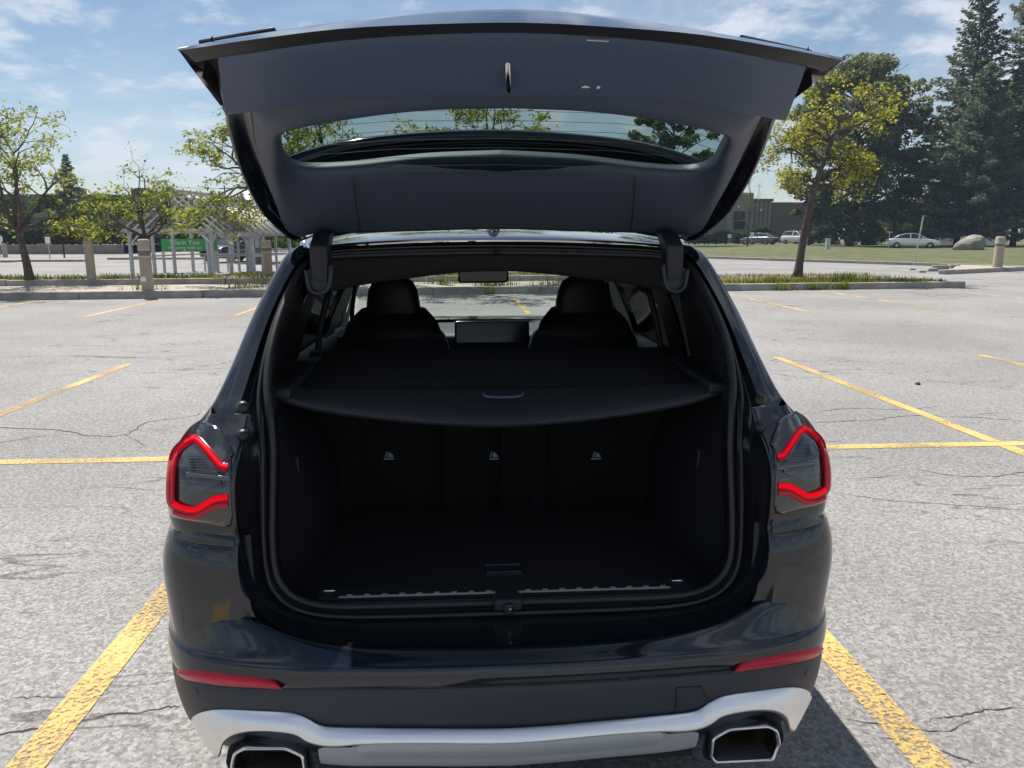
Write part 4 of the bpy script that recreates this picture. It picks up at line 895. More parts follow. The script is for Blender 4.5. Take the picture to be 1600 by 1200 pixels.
# kerb return by the far bollard
c0 = at_z(1476, 429)[:2]; c1 = at_z(1560, 425)[:2]; c2 = at_z(1700, 419)[:2]
root = empty('kerb', (*c0, 0)); tag(root, kind='structure')
for a, b in ((c0, c1), (c1, c2)):
    d = (b-a)/np.linalg.norm(b-a); nn = np.array([-d[1], d[0]])*.3; q = [a+d*.02, b-d*.02, b-d*.02+nn, a+d*.02+nn]
    MB().add([(*p, 0) for p in q]+[(*p, .19) for p in q], [(0, 1, 5, 4), (1, 2, 6, 5), (2, 3, 7, 6), (3, 0, 4, 7), (4, 5, 6, 7)]).build('kerb_stone', 'concrete', root, False, .03)
sheet('island', [c0+np.array([.3, .2]), c1+np.array([0, .25]), c2+np.array([0, .25]), at_z(1700, 411)[:2], at_z(1500, 414)[:2]], .12, 'walk')
for k, (px, py, s) in enumerate(((1455, 424, .5), (1470, 421, .7), (1440, 426, .35), (1490, 419, .6), (1425, 422, .3))):
    p = at_z(px, py); rr = np.random.default_rng(k)
    vv = [(p[0]+s*x*rr.uniform(.7, 1.2), p[1]+s*.5*y, z*s*.3) for x in (-.5, .5) for y in (-.5, .5) for z in (0, 1)]
    o = obj('rubble', vv, [(0, 1, 3, 2), (4, 6, 7, 5), (0, 4, 5, 1), (2, 3, 7, 6), (1, 5, 7, 3)], 'concrete', None, False, .04); tag(o, 'lump of broken concrete kerb by the end of the median', 'rubble', 'broken kerb lumps')
# far lot islands on the left
for x0, x1, py in ((-40, 17, 410), (36, 127, 409), (170, 330, 405.5)):
    a = at_z(x0, py); b = at_z(x1, py); root = empty('traffic_island', ((a[0]+b[0])/2, a[1]+.6, 0)); tag(root, kind='structure')
    yy = (a[1]+b[1])/2
    for k in range(6):
        xa = a[0]+(b[0]-a[0])*k/6; xb = a[0]+(b[0]-a[0])*(k+1)/6
        MB().box(((xa+xb)/2, yy, .07), (xb-xa-.02, .2, .14)).build('kerb_stone', 'concrete', root, False, .02)
    MB().box(((a[0]+b[0])/2, yy+.9, .06), (b[0]-a[0], 1.55, .12)).build('island_fill', 'walk', root)

# ================================================================== BOLLARDS
def bollard(px, py, z, h, r, label, plate=False, bands=True):
    p = at_z(px, py, z); b = empty('bollard', (0, 0, 0))
    MB().lathe([(r*1.02, 0), (r, .05), (r, h-.05), (r*.93, h-.015), (r*.6, h), (0, h+.004)], 28).build('body', 'bollard', b, True)
    if bands:
        for zz_ in (h*.80, h*.67): MB().lathe([(r+.001, zz_-.02), (r+.006, zz_-.018), (r+.006, zz_+.018), (r+.001, zz_+.02)], 28).build('band', 'band', b, True)
        MB().lathe([(r+.0015, h*.69), (r+.003, h*.70), (r+.003, h*.775), (r+.0015, h*.785)], 28).build('grey_band', 'grime', b, True)
    if plate: box('plate', (-.02, -r-.003, h*.24), (r*.9, .012, r*.85), 'white', b, .02)
    b.location = p; tag(b, label, 'bollard', 'concrete bollards'); return b
bollard(231, 455, .175, 1.36, .15, 'tan bollard with white square plate standing on the walkway before the cart shelter', True)
bollard(143.5, 437, .33, 1.18, .125, 'tan bollard in the grass strip between the leaning tree and the cart shelter', False, False)
bollard(419, 431, .33, 1.15, .15, 'tan bollard in the grass strip beside the lamp post base', False)
bollard(687, 436, .33, 1.2, .15, 'tan bollard in the grass strip seen through the suv windscreen', False)
bollard(1558, 420, .12, 1.45, .20, 'pale bollard with grey band on the kerb corner before the lawn', False)
bollard(8.5, 402, 0.0, 1.0, .17, 'short pale bollard beside the far kerb island', False, False)

# ================================================================== TREES
def limb_tree(name, loc, rngseed, trunk_pts, trunk_r, limbs, leafm, leafn, leafsz, parms, label, cat='tree', group=None, barkm='bark', aspect=.45, spread=(.5, .28), flat=.4, droop=.25, twig_leaf=True):
    """trunk polyline, then limbs (start index fraction, azimuth, elevation, length) that branch twice"""
    rg = np.random.default_rng(rngseed); t = empty(name, (0, 0, 0)); mb = MB(); tips = []
    tp = cr(trunk_pts, 5); n = len(tp); mb.tube(tp, np.linspace(trunk_r, trunk_r*.42, n)*np.concatenate([[1.35, 1.12], np.ones(n-2)]), 10)
    def branch(p, d, L, r, depth):
        k = 7; pts_ = [p]; dd = np.array(d, float)
        for i in range(k):
            dd = dd+rg.normal(size=3)*parms['wob']+np.array([0, 0, parms['up'][depth]]); dd /= np.linalg.norm(dd); pts_.append(pts_[-1]+dd*L/k)
        mb.tube(pts_, np.linspace(r, r*.35, k+1), 7 if depth < 2 else 4)
        if depth < parms['depth']:
            for j in range(parms['kids'][depth]):
                f = rg.uniform(.3, 1.0) if j else 1.0; i = min(k, max(2, int(round(f*k)))); q = pts_[i]; base = pts_[i]-pts_[i-1]; base /= np.linalg.norm(base)
                side = rg.normal(size=3); side[2] *= parms['flat']; side -= base*(side@base); side /= np.linalg.norm(side)+1e-9
                branch(q, base*.75+side*rg.uniform(.5, 1.0), L*rg.uniform(.42, .68), r*.5*(1-.35*f+.1), depth+1)
        if depth >= parms['depth']-1:
            for q in pts_[(2 if depth == parms['depth'] else 4):]: tips.append((q, L))
    for f, az, el, L in limbs:
        i = min(n-1, int(f*(n-1))); a = R(az); e = R(el); branch(tp[i], (math.cos(a)*math.cos(e), math.sin(a)*math.cos(e), math.sin(e)), L, trunk_r*.5, 0)
    mb.build('trunk', barkm, t, True)
    tips_ = np.array([q for q, L in tips]); idx = rg.integers(0, len(tips_), leafn)
    P = tips_[idx]+rg.normal(size=(leafn, 3))*np.array([spread[0], spread[0], spread[1]])
    v = leaf_quads(P, leafsz, rg, aspect, droop, flat)
    quadmesh('crown', v, leafm, t); t.location = loc; tag(t, label, cat, group); return t
LOC = dict(wob=.16, up=[.01, -.03, -.02, -.03], depth=3, kids=[5, 4, 3, 0], flat=.25)
p = at_z(47, 438, .33)
limb_tree('locust_tree', p, 11, [(0, 0, 0), (-.05, 0, .6), (-.14, 0, 1.25), (-.16, 0, 1.45)], .13, [(1, 25, 48, 2.1), (1, 165, 35, 2.2), (.95, 120, 66, 2.3), (1, -70, 45, 1.9), (.9, 200, 58, 2.3), (1, 8, 30, 1.5)], 'locust', 4300, .13, LOC,
          'spreading green tree with forked dark trunk in the grass strip, before the low dark building', 'tree', spread=(.11, .07), aspect=.4)
p = at_z(229, 431, .33)
limb_tree('locust_tree', p, 5, [(0, 0, 0), (.0, 0, .6), (.06, 0, 1.05), (.08, 0, 1.2)], .12, [(1, 100, 75, 1.5), (1, 60, 62, 1.4), (.9, 180, 48, 1.2), (1, 10, 52, 1.4), (.95, 250, 62, 1.2)], 'locust', 2000, .13, LOC,
          'green tree with several thin stems rising in front of the open frame cart shelter', 'tree', spread=(.09, .06), aspect=.4)
p = at_z(495, 433, .33)
limb_tree('locust_tree', p, 21, [(0, 0, 0), (0, 0, 1.2), (.05, 0, 2.2), (.05, 0, 2.4)], .16, [(1, 172, 34, 2.9), (1, 195, 40, 2.4), (.9, 165, 30, 2.7), (1, 20, 45, 2.0), (1, 90, 50, 2.2), (1, 270, 50, 2.0), (.95, 180, 55, 2.2)], 'locust', 6500, .15, LOC,
          'green tree with drooping layered branches reaching out from behind the raised tailgate', 'tree', spread=(.11, .07), aspect=.4)
p = at_z(738, 440, .33)
limb_tree('locust_tree', p, 8, [(0, 0, 0), (0, 0, 1.2), (.05, 0, 2.2), (.05, 0, 2.5)], .14, [(1, 170, 45, 1.9), (1, 195, 60, 2.0), (.9, 90, 60, 2.0), (1, 20, 50, 2.0), (1, 300, 60, 2.0)], 'locust', 6000, .15, LOC,
          'green tree behind the suv whose thin top branches show through the raised rear window', 'tree', spread=(.11, .07), aspect=.4)
p = at_z(1246, 433, .16)
LY = dict(wob=.16, up=[.02, -.02, -.02, -.02], depth=3, kids=[5, 4, 3, 0], flat=.4)
limb_tree('locust_tree', p, 31, [(0, 0, 0), (.10, 0, 1.2), (.30, 0, 2.6), (.55, 0, 3.7), (.85, 0, 4.6), (1.15, 0, 5.4)], .15, [(.60, 180, 30, 1.25), (.52, 200, -2, 1.25), (.58, 20, 5, 1.25), (.7, 0, 12, 1.0), (.8, 160, 35, 1.3), (.9, 30, 35, 1.25), (.75, 270, 30, 1.1), (1, 60, 50, 1.1), (1, 170, 30, 1.4), (.68, 90, 20, 1.2), (.5, 330, 5, 1.1), (.85, 180, 15, 1.5), (1, 0, 15, 1.4)], 'yellowleaf', 5200, .125, LY,
          'leaning tree with sparse yellow green leaves rising from the weedy median before the lawn', 'tree', aspect=.55, spread=(.12, .09))

def crown_tree(name, loc, H, half, base, seed, leafm, n, sz, label, nclump=60, trunk_r=.35, barkm='darkbark', cat='tree', group=None, power=1.0, aspect=.6, clump=.16):
    rg = np.random.default_rng(seed); t = empty(name, (0, 0, 0)); mb = MB()
    tp = cr([(0, 0, 0), (.1*half*.2, 0, base), (.0, 0, base+(H-base)*.5), (0, 0, H*.93)], 4); mb.tube(tp, np.linspace(trunk_r, .05, len(tp)), 9)
    C = []
    for _ in range(nclump):
        z = rg.uniform(0, 1); r = half*math.sqrt(max(.02, 1-(2*abs(z**power-.45)/1.12)**2))*math.sqrt(rg.uniform(.12, 1)); a = rg.uniform(0, 2*math.pi)
        C.append((r*math.cos(a), r*math.sin(a), base+(H-base)*z))
    C = np.array(C)
    for c in C[::2]:
        z0 = max(base*.8, c[2]-.55*math.hypot(c[0], c[1])); mb.tube(cr([(0, 0, z0), (c[0]*.5, c[1]*.5, (z0+c[2])/2+.2), tuple(c)], 3), np.linspace(trunk_r*.3, .02, 7), 5)
    mb.build('trunk', barkm, t, True)
    k = rg.integers(0, nclump, n); rad = half*clump*rg.uniform(.6, 1.25, nclump)
    d = rg.normal(size=(n, 3)); d /= np.linalg.norm(d, axis=1)[:, None]; d *= (rg.uniform(.1, 1, (n, 1))**.45)*rad[k][:, None]; d[:, 2] *= .7
    P = C[k]+d; quadmesh('crown', leaf_quads(P, sz, rg, aspect, .1, .2), leafm, t); t.location = loc; tag(t, label, cat, group); return t
def spruce(loc, H, half, seed, leafm, label, n=26000, sz=.36, base=.06, trunk_r=.32, group=None, ragged=.25):
    rg = np.random.default_rng(seed); t = empty('spruce_tree', (0, 0, 0)); mb = MB(); mb.tube([(0, 0, 0), (.05, 0, H*.5), (0, 0, H)], [trunk_r, trunk_r*.55, .03], 9)
    V = []; nb = int(H*9); per = n//nb
    for i in range(nb):
        f = (i+rg.uniform(0, 1))/nb; z = H*(base+(1-base)*f); L = half*((1-f)**.72)*rg.uniform(1-ragged*1.6, 1+ragged*.5)+.12
        a = i*2.39996+rg.normal()*.3; dr = np.array([math.cos(a), math.sin(a), 0]); tilt = np.interp(f, [0, .6, 1], [-.28, -.10, .5])
        s = np.linspace(0, 1, 6); path = np.array([np.array([0, 0, z])+dr*L*q+np.array([0, 0, 1])*L*(tilt*q+.22*q**3) for q in s])
        mb.tube(path[:5], np.linspace(.05*L/half+.02, .012, 5), 4)
        m_ = max(12, int(per*(L/half)*1.6)); q = rg.uniform(.12, 1.03, m_)**.8; c = np.array([0, 0, z])+dr*(L*q)[:, None]+np.array([0, 0, 1.0])*(L*(tilt*q+.22*q**3))[:, None]
        w = (.10+.30*L*(1-q*.75)*.55); side = np.array([-dr[1], dr[0], 0]); c = c+side*(rg.normal(size=m_)*w*.75)[:, None]-np.array([0, 0, 1])*(np.abs(rg.normal(size=m_))*.16*min(1.2, L*.5))[:, None]+rg.normal(size=(m_, 3))*.05
        ax = dr*.9+side*rg.normal(size=(m_, 1))*.6+np.array([0, 0, -.35])+rg.normal(size=(m_, 3))*.35; ax /= np.linalg.norm(ax, axis=1)[:, None]
        bb = np.cross(ax, rg.normal(size=(m_, 3))); bb /= np.linalg.norm(bb, axis=1)[:, None]; ss = sz*rg.uniform(.6, 1.3, (m_, 1)); ax = ax*ss; bb = bb*ss*.34
        V.append(np.stack([c-ax*.5, c+bb*.5, c+ax*.5, c-bb*.5], 1).reshape(-1, 3))
    mb.build('trunk', 'darkbark', t, True); quadmesh('crown', np.vstack(V), leafm, t); t.location = loc; tag(t, label, 'tree', group); return t
def far(px, Y, z=.42): p = at_y(px, 400, Y); return (p[0], p[1], z)
crown_tree('maple_tree', far(1326, 82), 19.2, 7.6, 3.2, 3, 'maple', 46000, .40, 'big dark green broadleaf tree with open crown behind the yellow leaved tree', 190, .42, clump=.165)
crown_tree('shade_tree', far(1398, 90), 14, 5.2, 1.2, 13, 'maple', 12000, .42, 'dark rounded tree filling the gap beside the spruces behind the silver sedan', 50, .3)
crown_tree('shade_tree', far(1262, 84), 8.0, 2.8, 2.4, 14, 'maple', 6000, .36, 'small dark tree with thin trunk beside the utility box', 30, .16)
spruce(far(1492, 80), 26.8, 6.6, 3, 'spruce2', 'tall dark spruce with pointed top beside the silver sedan', 42000, .42, .07)
spruce(far(1516, 74), 17.5, 5.8, 41, 'spruce', 'shorter blue green spruce in front of the pointed dark spruce', 34000, .40, .09)
spruce(far(1580, 77), 30.0, 7.0, 5, 'spruce', 'tall blue green spruce behind the boulder', 42000, .42, .12)
spruce(far(1665, 74), 25.0, 6.0, 6, 'spruce', 'broad blue green spruce behind the pale bollard', 24000, .42, .14)
spruce(far(1560, 88), 20.0, 5.2, 16, 'spruce2', 'dark spruce standing between the taller spruces', 18000, .42, .14)
crown_tree('far_tree', far(1046, 85), 16.0, 5.4, 3, 17, 'maple', 14000, .42, 'dark tree top showing through the right end of the raised rear window', 110, .3)
for k, (px, Y, H, hf, sd_) in enumerate(((1290, 94, 4.8, 3.0, 1), (1375, 97, 4.6, 3.4, 2), (1440, 97, 4.4, 3.4, 3), (1345, 92, 3.6, 2.4, 5))):
    crown_tree('bush', far(px, Y, .4), H, hf, .3, 60+sd_, 'hedge', 5000, .36, ['dark green bush right of the utility box', 'dark green bush behind the tail of the silver sedan', 'dark green bush behind the bonnet of the silver sedan', 'low dark bush beside the trunk of the big broadleaf tree'][k], 22, .08, cat='bush', group='bushes under the trees', clump=.34)
# left background vegetation
spruce(far(119, 92, .9), 9.6, 2.0, 51, 'spruce2', 'small dark conifer rising above the low dark building', 9000, .34, .1, .16)
spruce(far(130, 78, .8), 4.6, 1.9, 52, 'spruce2', 'low dark cone shaped conifer above the retaining wall', 7000, .30, .02, .12)
crown_tree('young_tree', far(83, 74, .8), 4.3, 1.7, .8, 53, 'lime', 5000, .26, 'bright yellow green young tree above the retaining wall', 26, .08, clump=.26)
p = at_z(101, 406); crown_tree('young_tree', (p[0], p[1], .12), 2.6, 1.15, 1.1, 54, 'olive', 2600, .17, 'small brownish young tree on the far traffic island', 16, .05, clump=.3)
crown_tree('young_tree', far(172, 80, .8), 4.6, 2.4, .8, 55, 'lime', 6000, .28, 'green leafy tree between the conifer and the cart shelter', 30, .1, clump=.24)
crown_tree('young_tree', far(20, 82, .8), 4.4, 2.6, .6, 56, 'hedge', 5000, .3, 'dark leafy tree before the left end of the low building', 26, .1, clump=.28)
crown_tree('young_tree', far(330, 84, .4), 4.2, 2.6, .6, 57, 'lime', 5000, .3, 'green tree behind the middle of the cart shelter', 26, .1, clump=.26)
crown_tree('young_tree', far(447, 72, .2), 3.2, 1.9, .4, 58, 'lime', 4500, .26, 'low yellow green tree behind the lamp post', 22, .08, clump=.28)
def hedge(px0, px1, Y, z0, h, d, seed, label, m='hedge', n=9000):
    a = at_y(px0, 390, Y); b = at_y(px1, 390, Y); rg = np.random.default_rng(seed); L = b[0]-a[0]; t = empty('hedge', (0, 0, 0))
    P = rg.uniform(size=(n, 3))*np.array([L, d, 1.0]); top = h*(.78+.22*np.sin(P[:, 0]*.9+seed)*np.sin(P[:, 0]*.37+1)); P[:, 2] = np.sqrt(P[:, 2])*top
    quadmesh('foliage', leaf_quads(P, .34, rg, .6), m, t)
    mb = MB()
    for k in range(int(L/1.2)+1): mb.tube([(k*1.2+.2, d/2, 0), (k*1.2+.3, d/2, h*.7)], [.05, .02], 5)
    mb.build('stem', 'darkbark', t); t.location = (a[0], Y, z0); tag(t, label, 'hedge'); return t
hedge(-40, 205, 69, .75, 1.9, 2.0, 1, 'dark green hedge along the top of the left retaining wall', n=12000)
hedge(205, 470, 78, .0, 2.9, 2.5, 2, 'tall dark hedge behind the cart shelters', n=13000)
hedge(1078, 1140, 96, .45, 2.2, 2.0, 3, 'clipped hedge before the ribbed building, left of its entrance', n=3500)
hedge(1148, 1206, 96, .45, 2.4, 2.0, 4, 'clipped hedge behind the grey sedan at the ribbed building', n=3500)
# bare young tree by the ribbed building
p = far(1167, 80)
limb_tree('bare_tree', p, 77, [(0, 0, 0), (0, 0, 1.8), (.0, 0, 3.6), (.05, 0, 5.2)], .09, [(.3, 100, 65, 2.0), (.4, 250, 65, 2.0), (.5, 20, 65, 2.2), (.6, 180, 65, 2.0), (.75, 300, 65, 1.8), (1, 60, 75, 1.4), (1, 200, 70, 1.4)], 'yellowleaf', 500, .14, dict(wob=.1, up=[.05, .05, .05, .05], depth=2, kids=[4, 3, 0], flat=1.0), 'nearly bare thin young tree before the ribbed building', 'tree', spread=(.12, .12))

# ================================================================== BUILDINGS
def facade(name, px0, px1, Y, top_py, m, label, depth=22, z0=0.0, extra=None):
    a = at_y(px0, top_py, Y); b = at_y(px1, top_py, Y); H = a[2]-z0; w = b[0]-a[0]; t = empty(name, ((a[0]+b[0])/2, Y+depth/2, z0)); tag(t, label, 'building')
    MB().box(((a[0]+b[0])/2, Y+depth/2, z0+H/2-.1), (w, depth, H-.2)).build('wall', m, t)
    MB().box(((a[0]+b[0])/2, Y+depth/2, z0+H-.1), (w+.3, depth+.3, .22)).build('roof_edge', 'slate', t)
    return t, a, b, H
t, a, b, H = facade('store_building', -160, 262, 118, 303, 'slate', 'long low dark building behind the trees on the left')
MB().box(((a[0]+b[0])/2, 117.85, H*.62), (b[0]-a[0]-1, .3, .9)).build('fascia', 'tan', t)
for k in range(9): box('window', (a[0]+3+k*(b[0]-a[0]-6)/8, 117.9, H*.38), (3.0, .16, 1.6), 'wglass', t)
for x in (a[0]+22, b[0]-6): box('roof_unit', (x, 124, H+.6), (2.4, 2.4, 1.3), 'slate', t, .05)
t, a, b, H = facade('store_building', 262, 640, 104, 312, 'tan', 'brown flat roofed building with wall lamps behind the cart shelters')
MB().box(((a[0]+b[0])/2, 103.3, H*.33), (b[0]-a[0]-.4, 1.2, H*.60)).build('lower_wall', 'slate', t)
for px in (368, 377, 389, 398): q = at_y(px, 326, 103.8); box('wall_lamp', q, (.35, .3, .55), 'lampglow', t, .08)
for k in range(6): box('window', (a[0]+2+k*2.6, 102.66, H*.30), (1.8, .06, 1.5), 'wglass', t)
# ribbed office building on the right
a = at_y(1060, 322, 112); b = at_y(1206, 313, 112); H = b[2]
t = empty('office_building', ((a[0]+b[0])/2, 122, .4)); tag(t, 'tan ribbed concrete building with raised parapet beside a brown brick wing', 'building')
MB().box(((a[0]+b[0])/2, 122, H/2+.2), (b[0]-a[0], 20, H-.4)).build('wall', 'precast', t)
w = b[0]-a[0]; nr_ = int(w/.62); wx0 = at_y(1146, 330, 112)[0]; wx1 = at_y(1163, 330, 112)[0]
rib = None
for k in range(nr_):
    x = a[0]+(k+.5)*w/nr_
    if wx0-.4 < x < wx1+.4: continue
    o = bpy.data.objects.new('rib', rib) if rib else MB().box((0, 0, 0), (.26, .28, H-.6)).build('rib', 'precast', None)
    if rib: col.objects.link(o)
    rib = o.data; o.parent = t; o.matrix_parent_inverse = t.matrix_basis.inverted(); o.location = (x, 111.87, H/2+.3)
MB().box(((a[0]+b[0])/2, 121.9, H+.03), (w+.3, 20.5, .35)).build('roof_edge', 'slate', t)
MB().box(((wx0+wx1)/2, 113, H/2+.7), (wx1-wx0+2.2, 3.0, H+.7)).build('entrance_tower', 'precast', t)
for py in (337, 352):
    q = at_y(1155, py, 111.5); wd = box('window', (q[0], 111.47, q[2]), (1.7, .1, 1.25), 'wglass', t); box('sill', (q[0], 111.42, q[2]-.7), (1.9, .2, .1), 'precast', wd)
for px, py in ((1154, 323), (1189, 328)): q = at_y(px, py, 111.3); box('wall_lamp', q, (.3, .25, .3), 'lampglow', t, .06)
q0 = at_y(1206, 322, 112.5); q1 = at_y(1310, 328, 112.5)
MB().box(((q0[0]+q1[0])/2, 122.5, H/2), (q1[0]-q0[0]-.02, 20, H-.5)).build('brick_wing', 'brown', t)
MB().box(((q0[0]+q1[0])/2, 112.35, .9), (q1[0]-q0[0]-.1, .3, 1.1)).build('plinth', 'tan', t)
# pale house wall glimpsed under the spruces
q = at_y(1512, 345, 100); t = empty('house', (q[0], 104, .4)); tag(t, 'pale house wall glimpsed between the spruce trunks', 'building'); MB().box((q[0], 104, 2.6), (9, 8, 4.4)).build('wall', 'white', t)
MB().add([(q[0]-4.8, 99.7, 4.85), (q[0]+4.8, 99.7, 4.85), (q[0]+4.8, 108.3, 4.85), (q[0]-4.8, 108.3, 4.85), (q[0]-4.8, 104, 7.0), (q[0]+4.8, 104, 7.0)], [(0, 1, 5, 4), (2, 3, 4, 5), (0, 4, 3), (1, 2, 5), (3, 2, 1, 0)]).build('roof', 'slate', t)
box('window', (q[0]-1.5, 99.97, 2.6), (1.4, .08, 1.3), 'wglass', t)
# retaining wall and terraces
a = at_z(-60, 396); b = at_z(210, 396); t = MB().box(((a[0]+b[0])/2, 68, .4), (b[0]-a[0], .5, .8)).build('retaining_wall', 'wall'); tag(t, 'low concrete retaining wall below the dark hedge', 'wall')
sheet('terrace', [(a[0]-20, 68.2), (b[0], 68.2), (b[0], 118), (a[0]-20, 118)], .76, 'soil')
# distant wood closing the horizon
rg = np.random.default_rng(9); n = 26000; X = rg.uniform(-330, 330, n); hh = 9+3*np.sin(X*.05)+2*np.sin(X*.21+1)+1.5*np.sin(X*.63)
P = np.stack([X, 240+rg.uniform(-6, 6, n), np.sqrt(rg.uniform(0, 1, n))*hh], 1); o = quadmesh('distant_wood', leaf_quads(P, 1.9, rg, .8), 'hedge'); tag(o, 'far line of dark green trees closing the horizon', 'trees', kind='stuff')

# ================================================================== CART SHELTERS
def shelter(px0, px1, base_py, W_m, D_m, eave, ridge, label, cover=None, sign=True, nraft=7, rz=0.0, grp='cart shelters'):
    a = at_z(px0, base_py); t = empty('cart_shelter', (0, 0, 0)); w = W_m
    xs_ = (0, w); npost = 4 if W_m > 3 else 2
    for x in xs_:
        for k in range(npost): MB().box((x, k*D_m/(npost-1), eave/2), (.11, .11, eave)).build('post', 'frame', t)
        MB().box((x, D_m/2, eave+.07), (.10, D_m+.5, .14)).build('eave_beam', 'frame', t)
    MB().box((w/2, 0, eave+.07), (w, .08, .18)).build('cross_beam', 'frame', t); MB().box((w/2, D_m, eave+.07), (w, .08, .18)).build('cross_beam', 'frame', t)
    MB().box((w/2, D_m/2, ridge), (.08, D_m+.5, .12)).build('ridge_beam', 'frame', t)
    for k in range(nraft):
        y = -.2+k*(D_m+.4)/(nraft-1)
        for s in (0, 1): MB().bar((-.25 if s == 0 else w+.25, y, eave), (w/2, y, ridge-.02), .045, .07).build('rafter', 'frame', t)
    for x in xs_:
        MB().bar((x, 0, eave-.45), (x+(.45 if x == 0 else -.45), 0, eave), .06).build('brace', 'frame', t)
    for x in (w*.33, w*.66): MB().box((x, D_m, eave/2), (.09, .09, eave)).build('post', 'frame', t)
    if W_m < 3: pass
    for x in ((w*.17, w*.5, w*.83) if W_m > 3 else ()): MB().box((x, D_m, .40), (.06, .06, .8)).build('rail_post', 'frame', t)
    MB().box((w/2, D_m, .78), (w, .05, .06)).build('rail', 'frame', t)
    for x in xs_: MB().box((x, D_m/2, .78), (.05, D_m, .06)).build('rail', 'frame', t)
    if cover:
        m_, sides, n_ = cover
        for s in sides:
            for k in range(n_):
                y0 = -.25+(D_m+.5)*k/n_; y1 = -.25+(D_m+.5)*(k+1)/n_-.02; x0 = -.3 if s == 0 else w+.3
                v = [(x0, y0, eave+.07), (w/2, y0, ridge+.09), (w/2, y1, ridge+.09), (x0, y1, eave+.07)]; obj('roof_panel', v, [(0, 1, 2, 3)], m_, t, False, 0, .02)
    if sign:
        sg = MB().box((w*.62, -.08, eave-.36), (w*.80, .04, .62)).build('sign_panel', 'green', t)
        mt = Matrix.Rotation(R(90), 4, 'X')
        text_obj('sign_lettering', 'Thank You', .30, Matrix.Translation((w*.54, -.105, eave-.25)) @ mt, 'signwhite', sg)
        text_obj('sign_lettering', 'shopping with us', .20, Matrix.Translation((w*.54, -.105, eave-.50)) @ mt, 'signwhite', sg)
        v, f = tube([(w*.90+.11*math.cos(q), -.105, eave-.30+.11*math.sin(q)) for q in np.linspace(.6, 2*math.pi+.2, 24)], .022, 6); obj('sign_emblem', v, f, 'signwhite', sg)
    t.location = (a[0], a[1], 0); t.rotation_euler = (0, 0, rz); tag(t, label, 'cart shelter', grp); return t
shelter(208, 303, 433, 3.3, 5.0, 1.72, 3.35, 'open frame cart shelter with bare white rafters and green thank you sign', None, False, 9, R(-8))
shelter(328, 378, 430, 1.9, 4.2, 1.60, 2.65, 'small cart shelter with weathered slatted roof panels', ('slatp', (0, 1), 7), False, 6, R(-8))
shelter(366, 416, 411, 2.6, 6.0, 1.65, 4.0, 'far cart shelter with pale translucent roof panels beside the lamp post', ('poly', (0, 1), 5), False, 6, R(-35))
def signboard(px, py0, py1, Y, label, letters=True):
    a = at_y(px[0], py1, Y); b = at_y(px[1], py0, Y); w = b[0]-a[0]; h = b[2]-a[2]; t = empty('sign_board', ((a[0]+b[0])/2, Y, 0)); tag(t, label, 'sign')
    cx_, cz = (a[0]+b[0])/2, (a[2]+b[2])/2
    pn = MB().box((cx_, Y, cz), (w, .05, h)).build('panel', 'green', t)
    for x in (a[0]+.03, b[0]-.03): MB().box((x, Y+.06, b[2]/2), (.10, .07, b[2])).build('post', 'frame', t)
    if letters:
        mt = Matrix.Rotation(R(90), 4, 'X')
        text_obj('lettering', 'Thank You', h*.56, Matrix.Translation((a[0]+w*.42, Y-.03, cz+h*.18)) @ mt, 'signwhite', pn)
        text_obj('lettering', 'shopping with us', h*.40, Matrix.Translation((a[0]+w*.42, Y-.03, cz-h*.24)) @ mt, 'signwhite', pn)
        v, f = tube([(b[0]-w*.16+h*.16*math.cos(q), Y-.03, cz+h*.08+h*.16*math.sin(q)) for q in np.linspace(.6, 2*math.pi+.2, 24)], h*.035, 6); obj('emblem', v, f, 'signwhite', pn)
signboard((253, 338), 373, 392, 33.5, 'green sign reading thank you shopping with us inside the cart shelter')
signboard((352, 410), 372, 385, 49.5, 'smaller green sign board under the pale roofed cart shelter', False)

# ================================================================== POSTS AND POLES
p = at_z(404, 411); t = empty('lamp_post', p); tag(t, 'white lamp post on a round concrete base behind the cart shelter', 'lamp post')
MB().lathe([(.42, 0), (.42, .78), (.38, .86), (0, .87)], 24, p).build('base', 'grime', t, True); MB().lathe([(.13, .8), (.12, 3), (.09, 8.5), (0, 8.5)], 16, p).build('pole', 'frame', t, True)
MB().bar((p[0], p[1], 8.4), (p[0]+.9, p[1], 8.55), .08).box((p[0]+1.2, p[1], 8.55), (.7, .3, .14)).build('lamp_head', 'frame', t)
def post_sign(px, base, top, label, plate, shape='box', lean=0.0, z=0.0, m='white'):
    p = at_z(px, base, z); h = at_y(px, top, p[1])[2]-z; t = empty('sign_post', p); tag(t, label, 'sign'); tp = (p[0]+lean*h, p[1], z+h)
    MB().tube([(p[0], p[1], z), tp], .035, 8).build('post', 'frame', t)
    if shape == 'box': MB().box((tp[0], tp[1]-.05, tp[2]-plate[1]/2), (plate[0], .02, plate[1])).build('plate', m, t)
    elif shape == 'oct':
        r = plate[0]; MB().prism([(tp[0]+r*math.cos(q), tp[2]-r+r*math.sin(q)) for q in np.arange(8)*math.pi/4+math.pi/8], tp[1]-.06, tp[1]-.04).build('plate', m, t)
post_sign(78.5, 407, 370, 'small white sign on a green post on the far traffic island', (.32, .42))
post_sign(.5, 401, 366, 'pale round sign on a post at the far left kerb', (.38, .38), 'oct')
post_sign(1428, 414, 337, 'thin leaning post at the edge of the lawn before the silver sedan', (0, 0), 'none', .10, .1)
post_sign(1139, 384, 366, 'small white sign on the lawn left of the grey sedan', (.45, .4), 'box', 0, .45)
post_sign(1174, 384, 363, 'small white sign behind the grey sedan', (.45, .4), 'box', 0, .45)
post_sign(1388, 388, 362, 'thin green post beside the back of the silver sedan', (.5, .06), 'box', 0, .4)
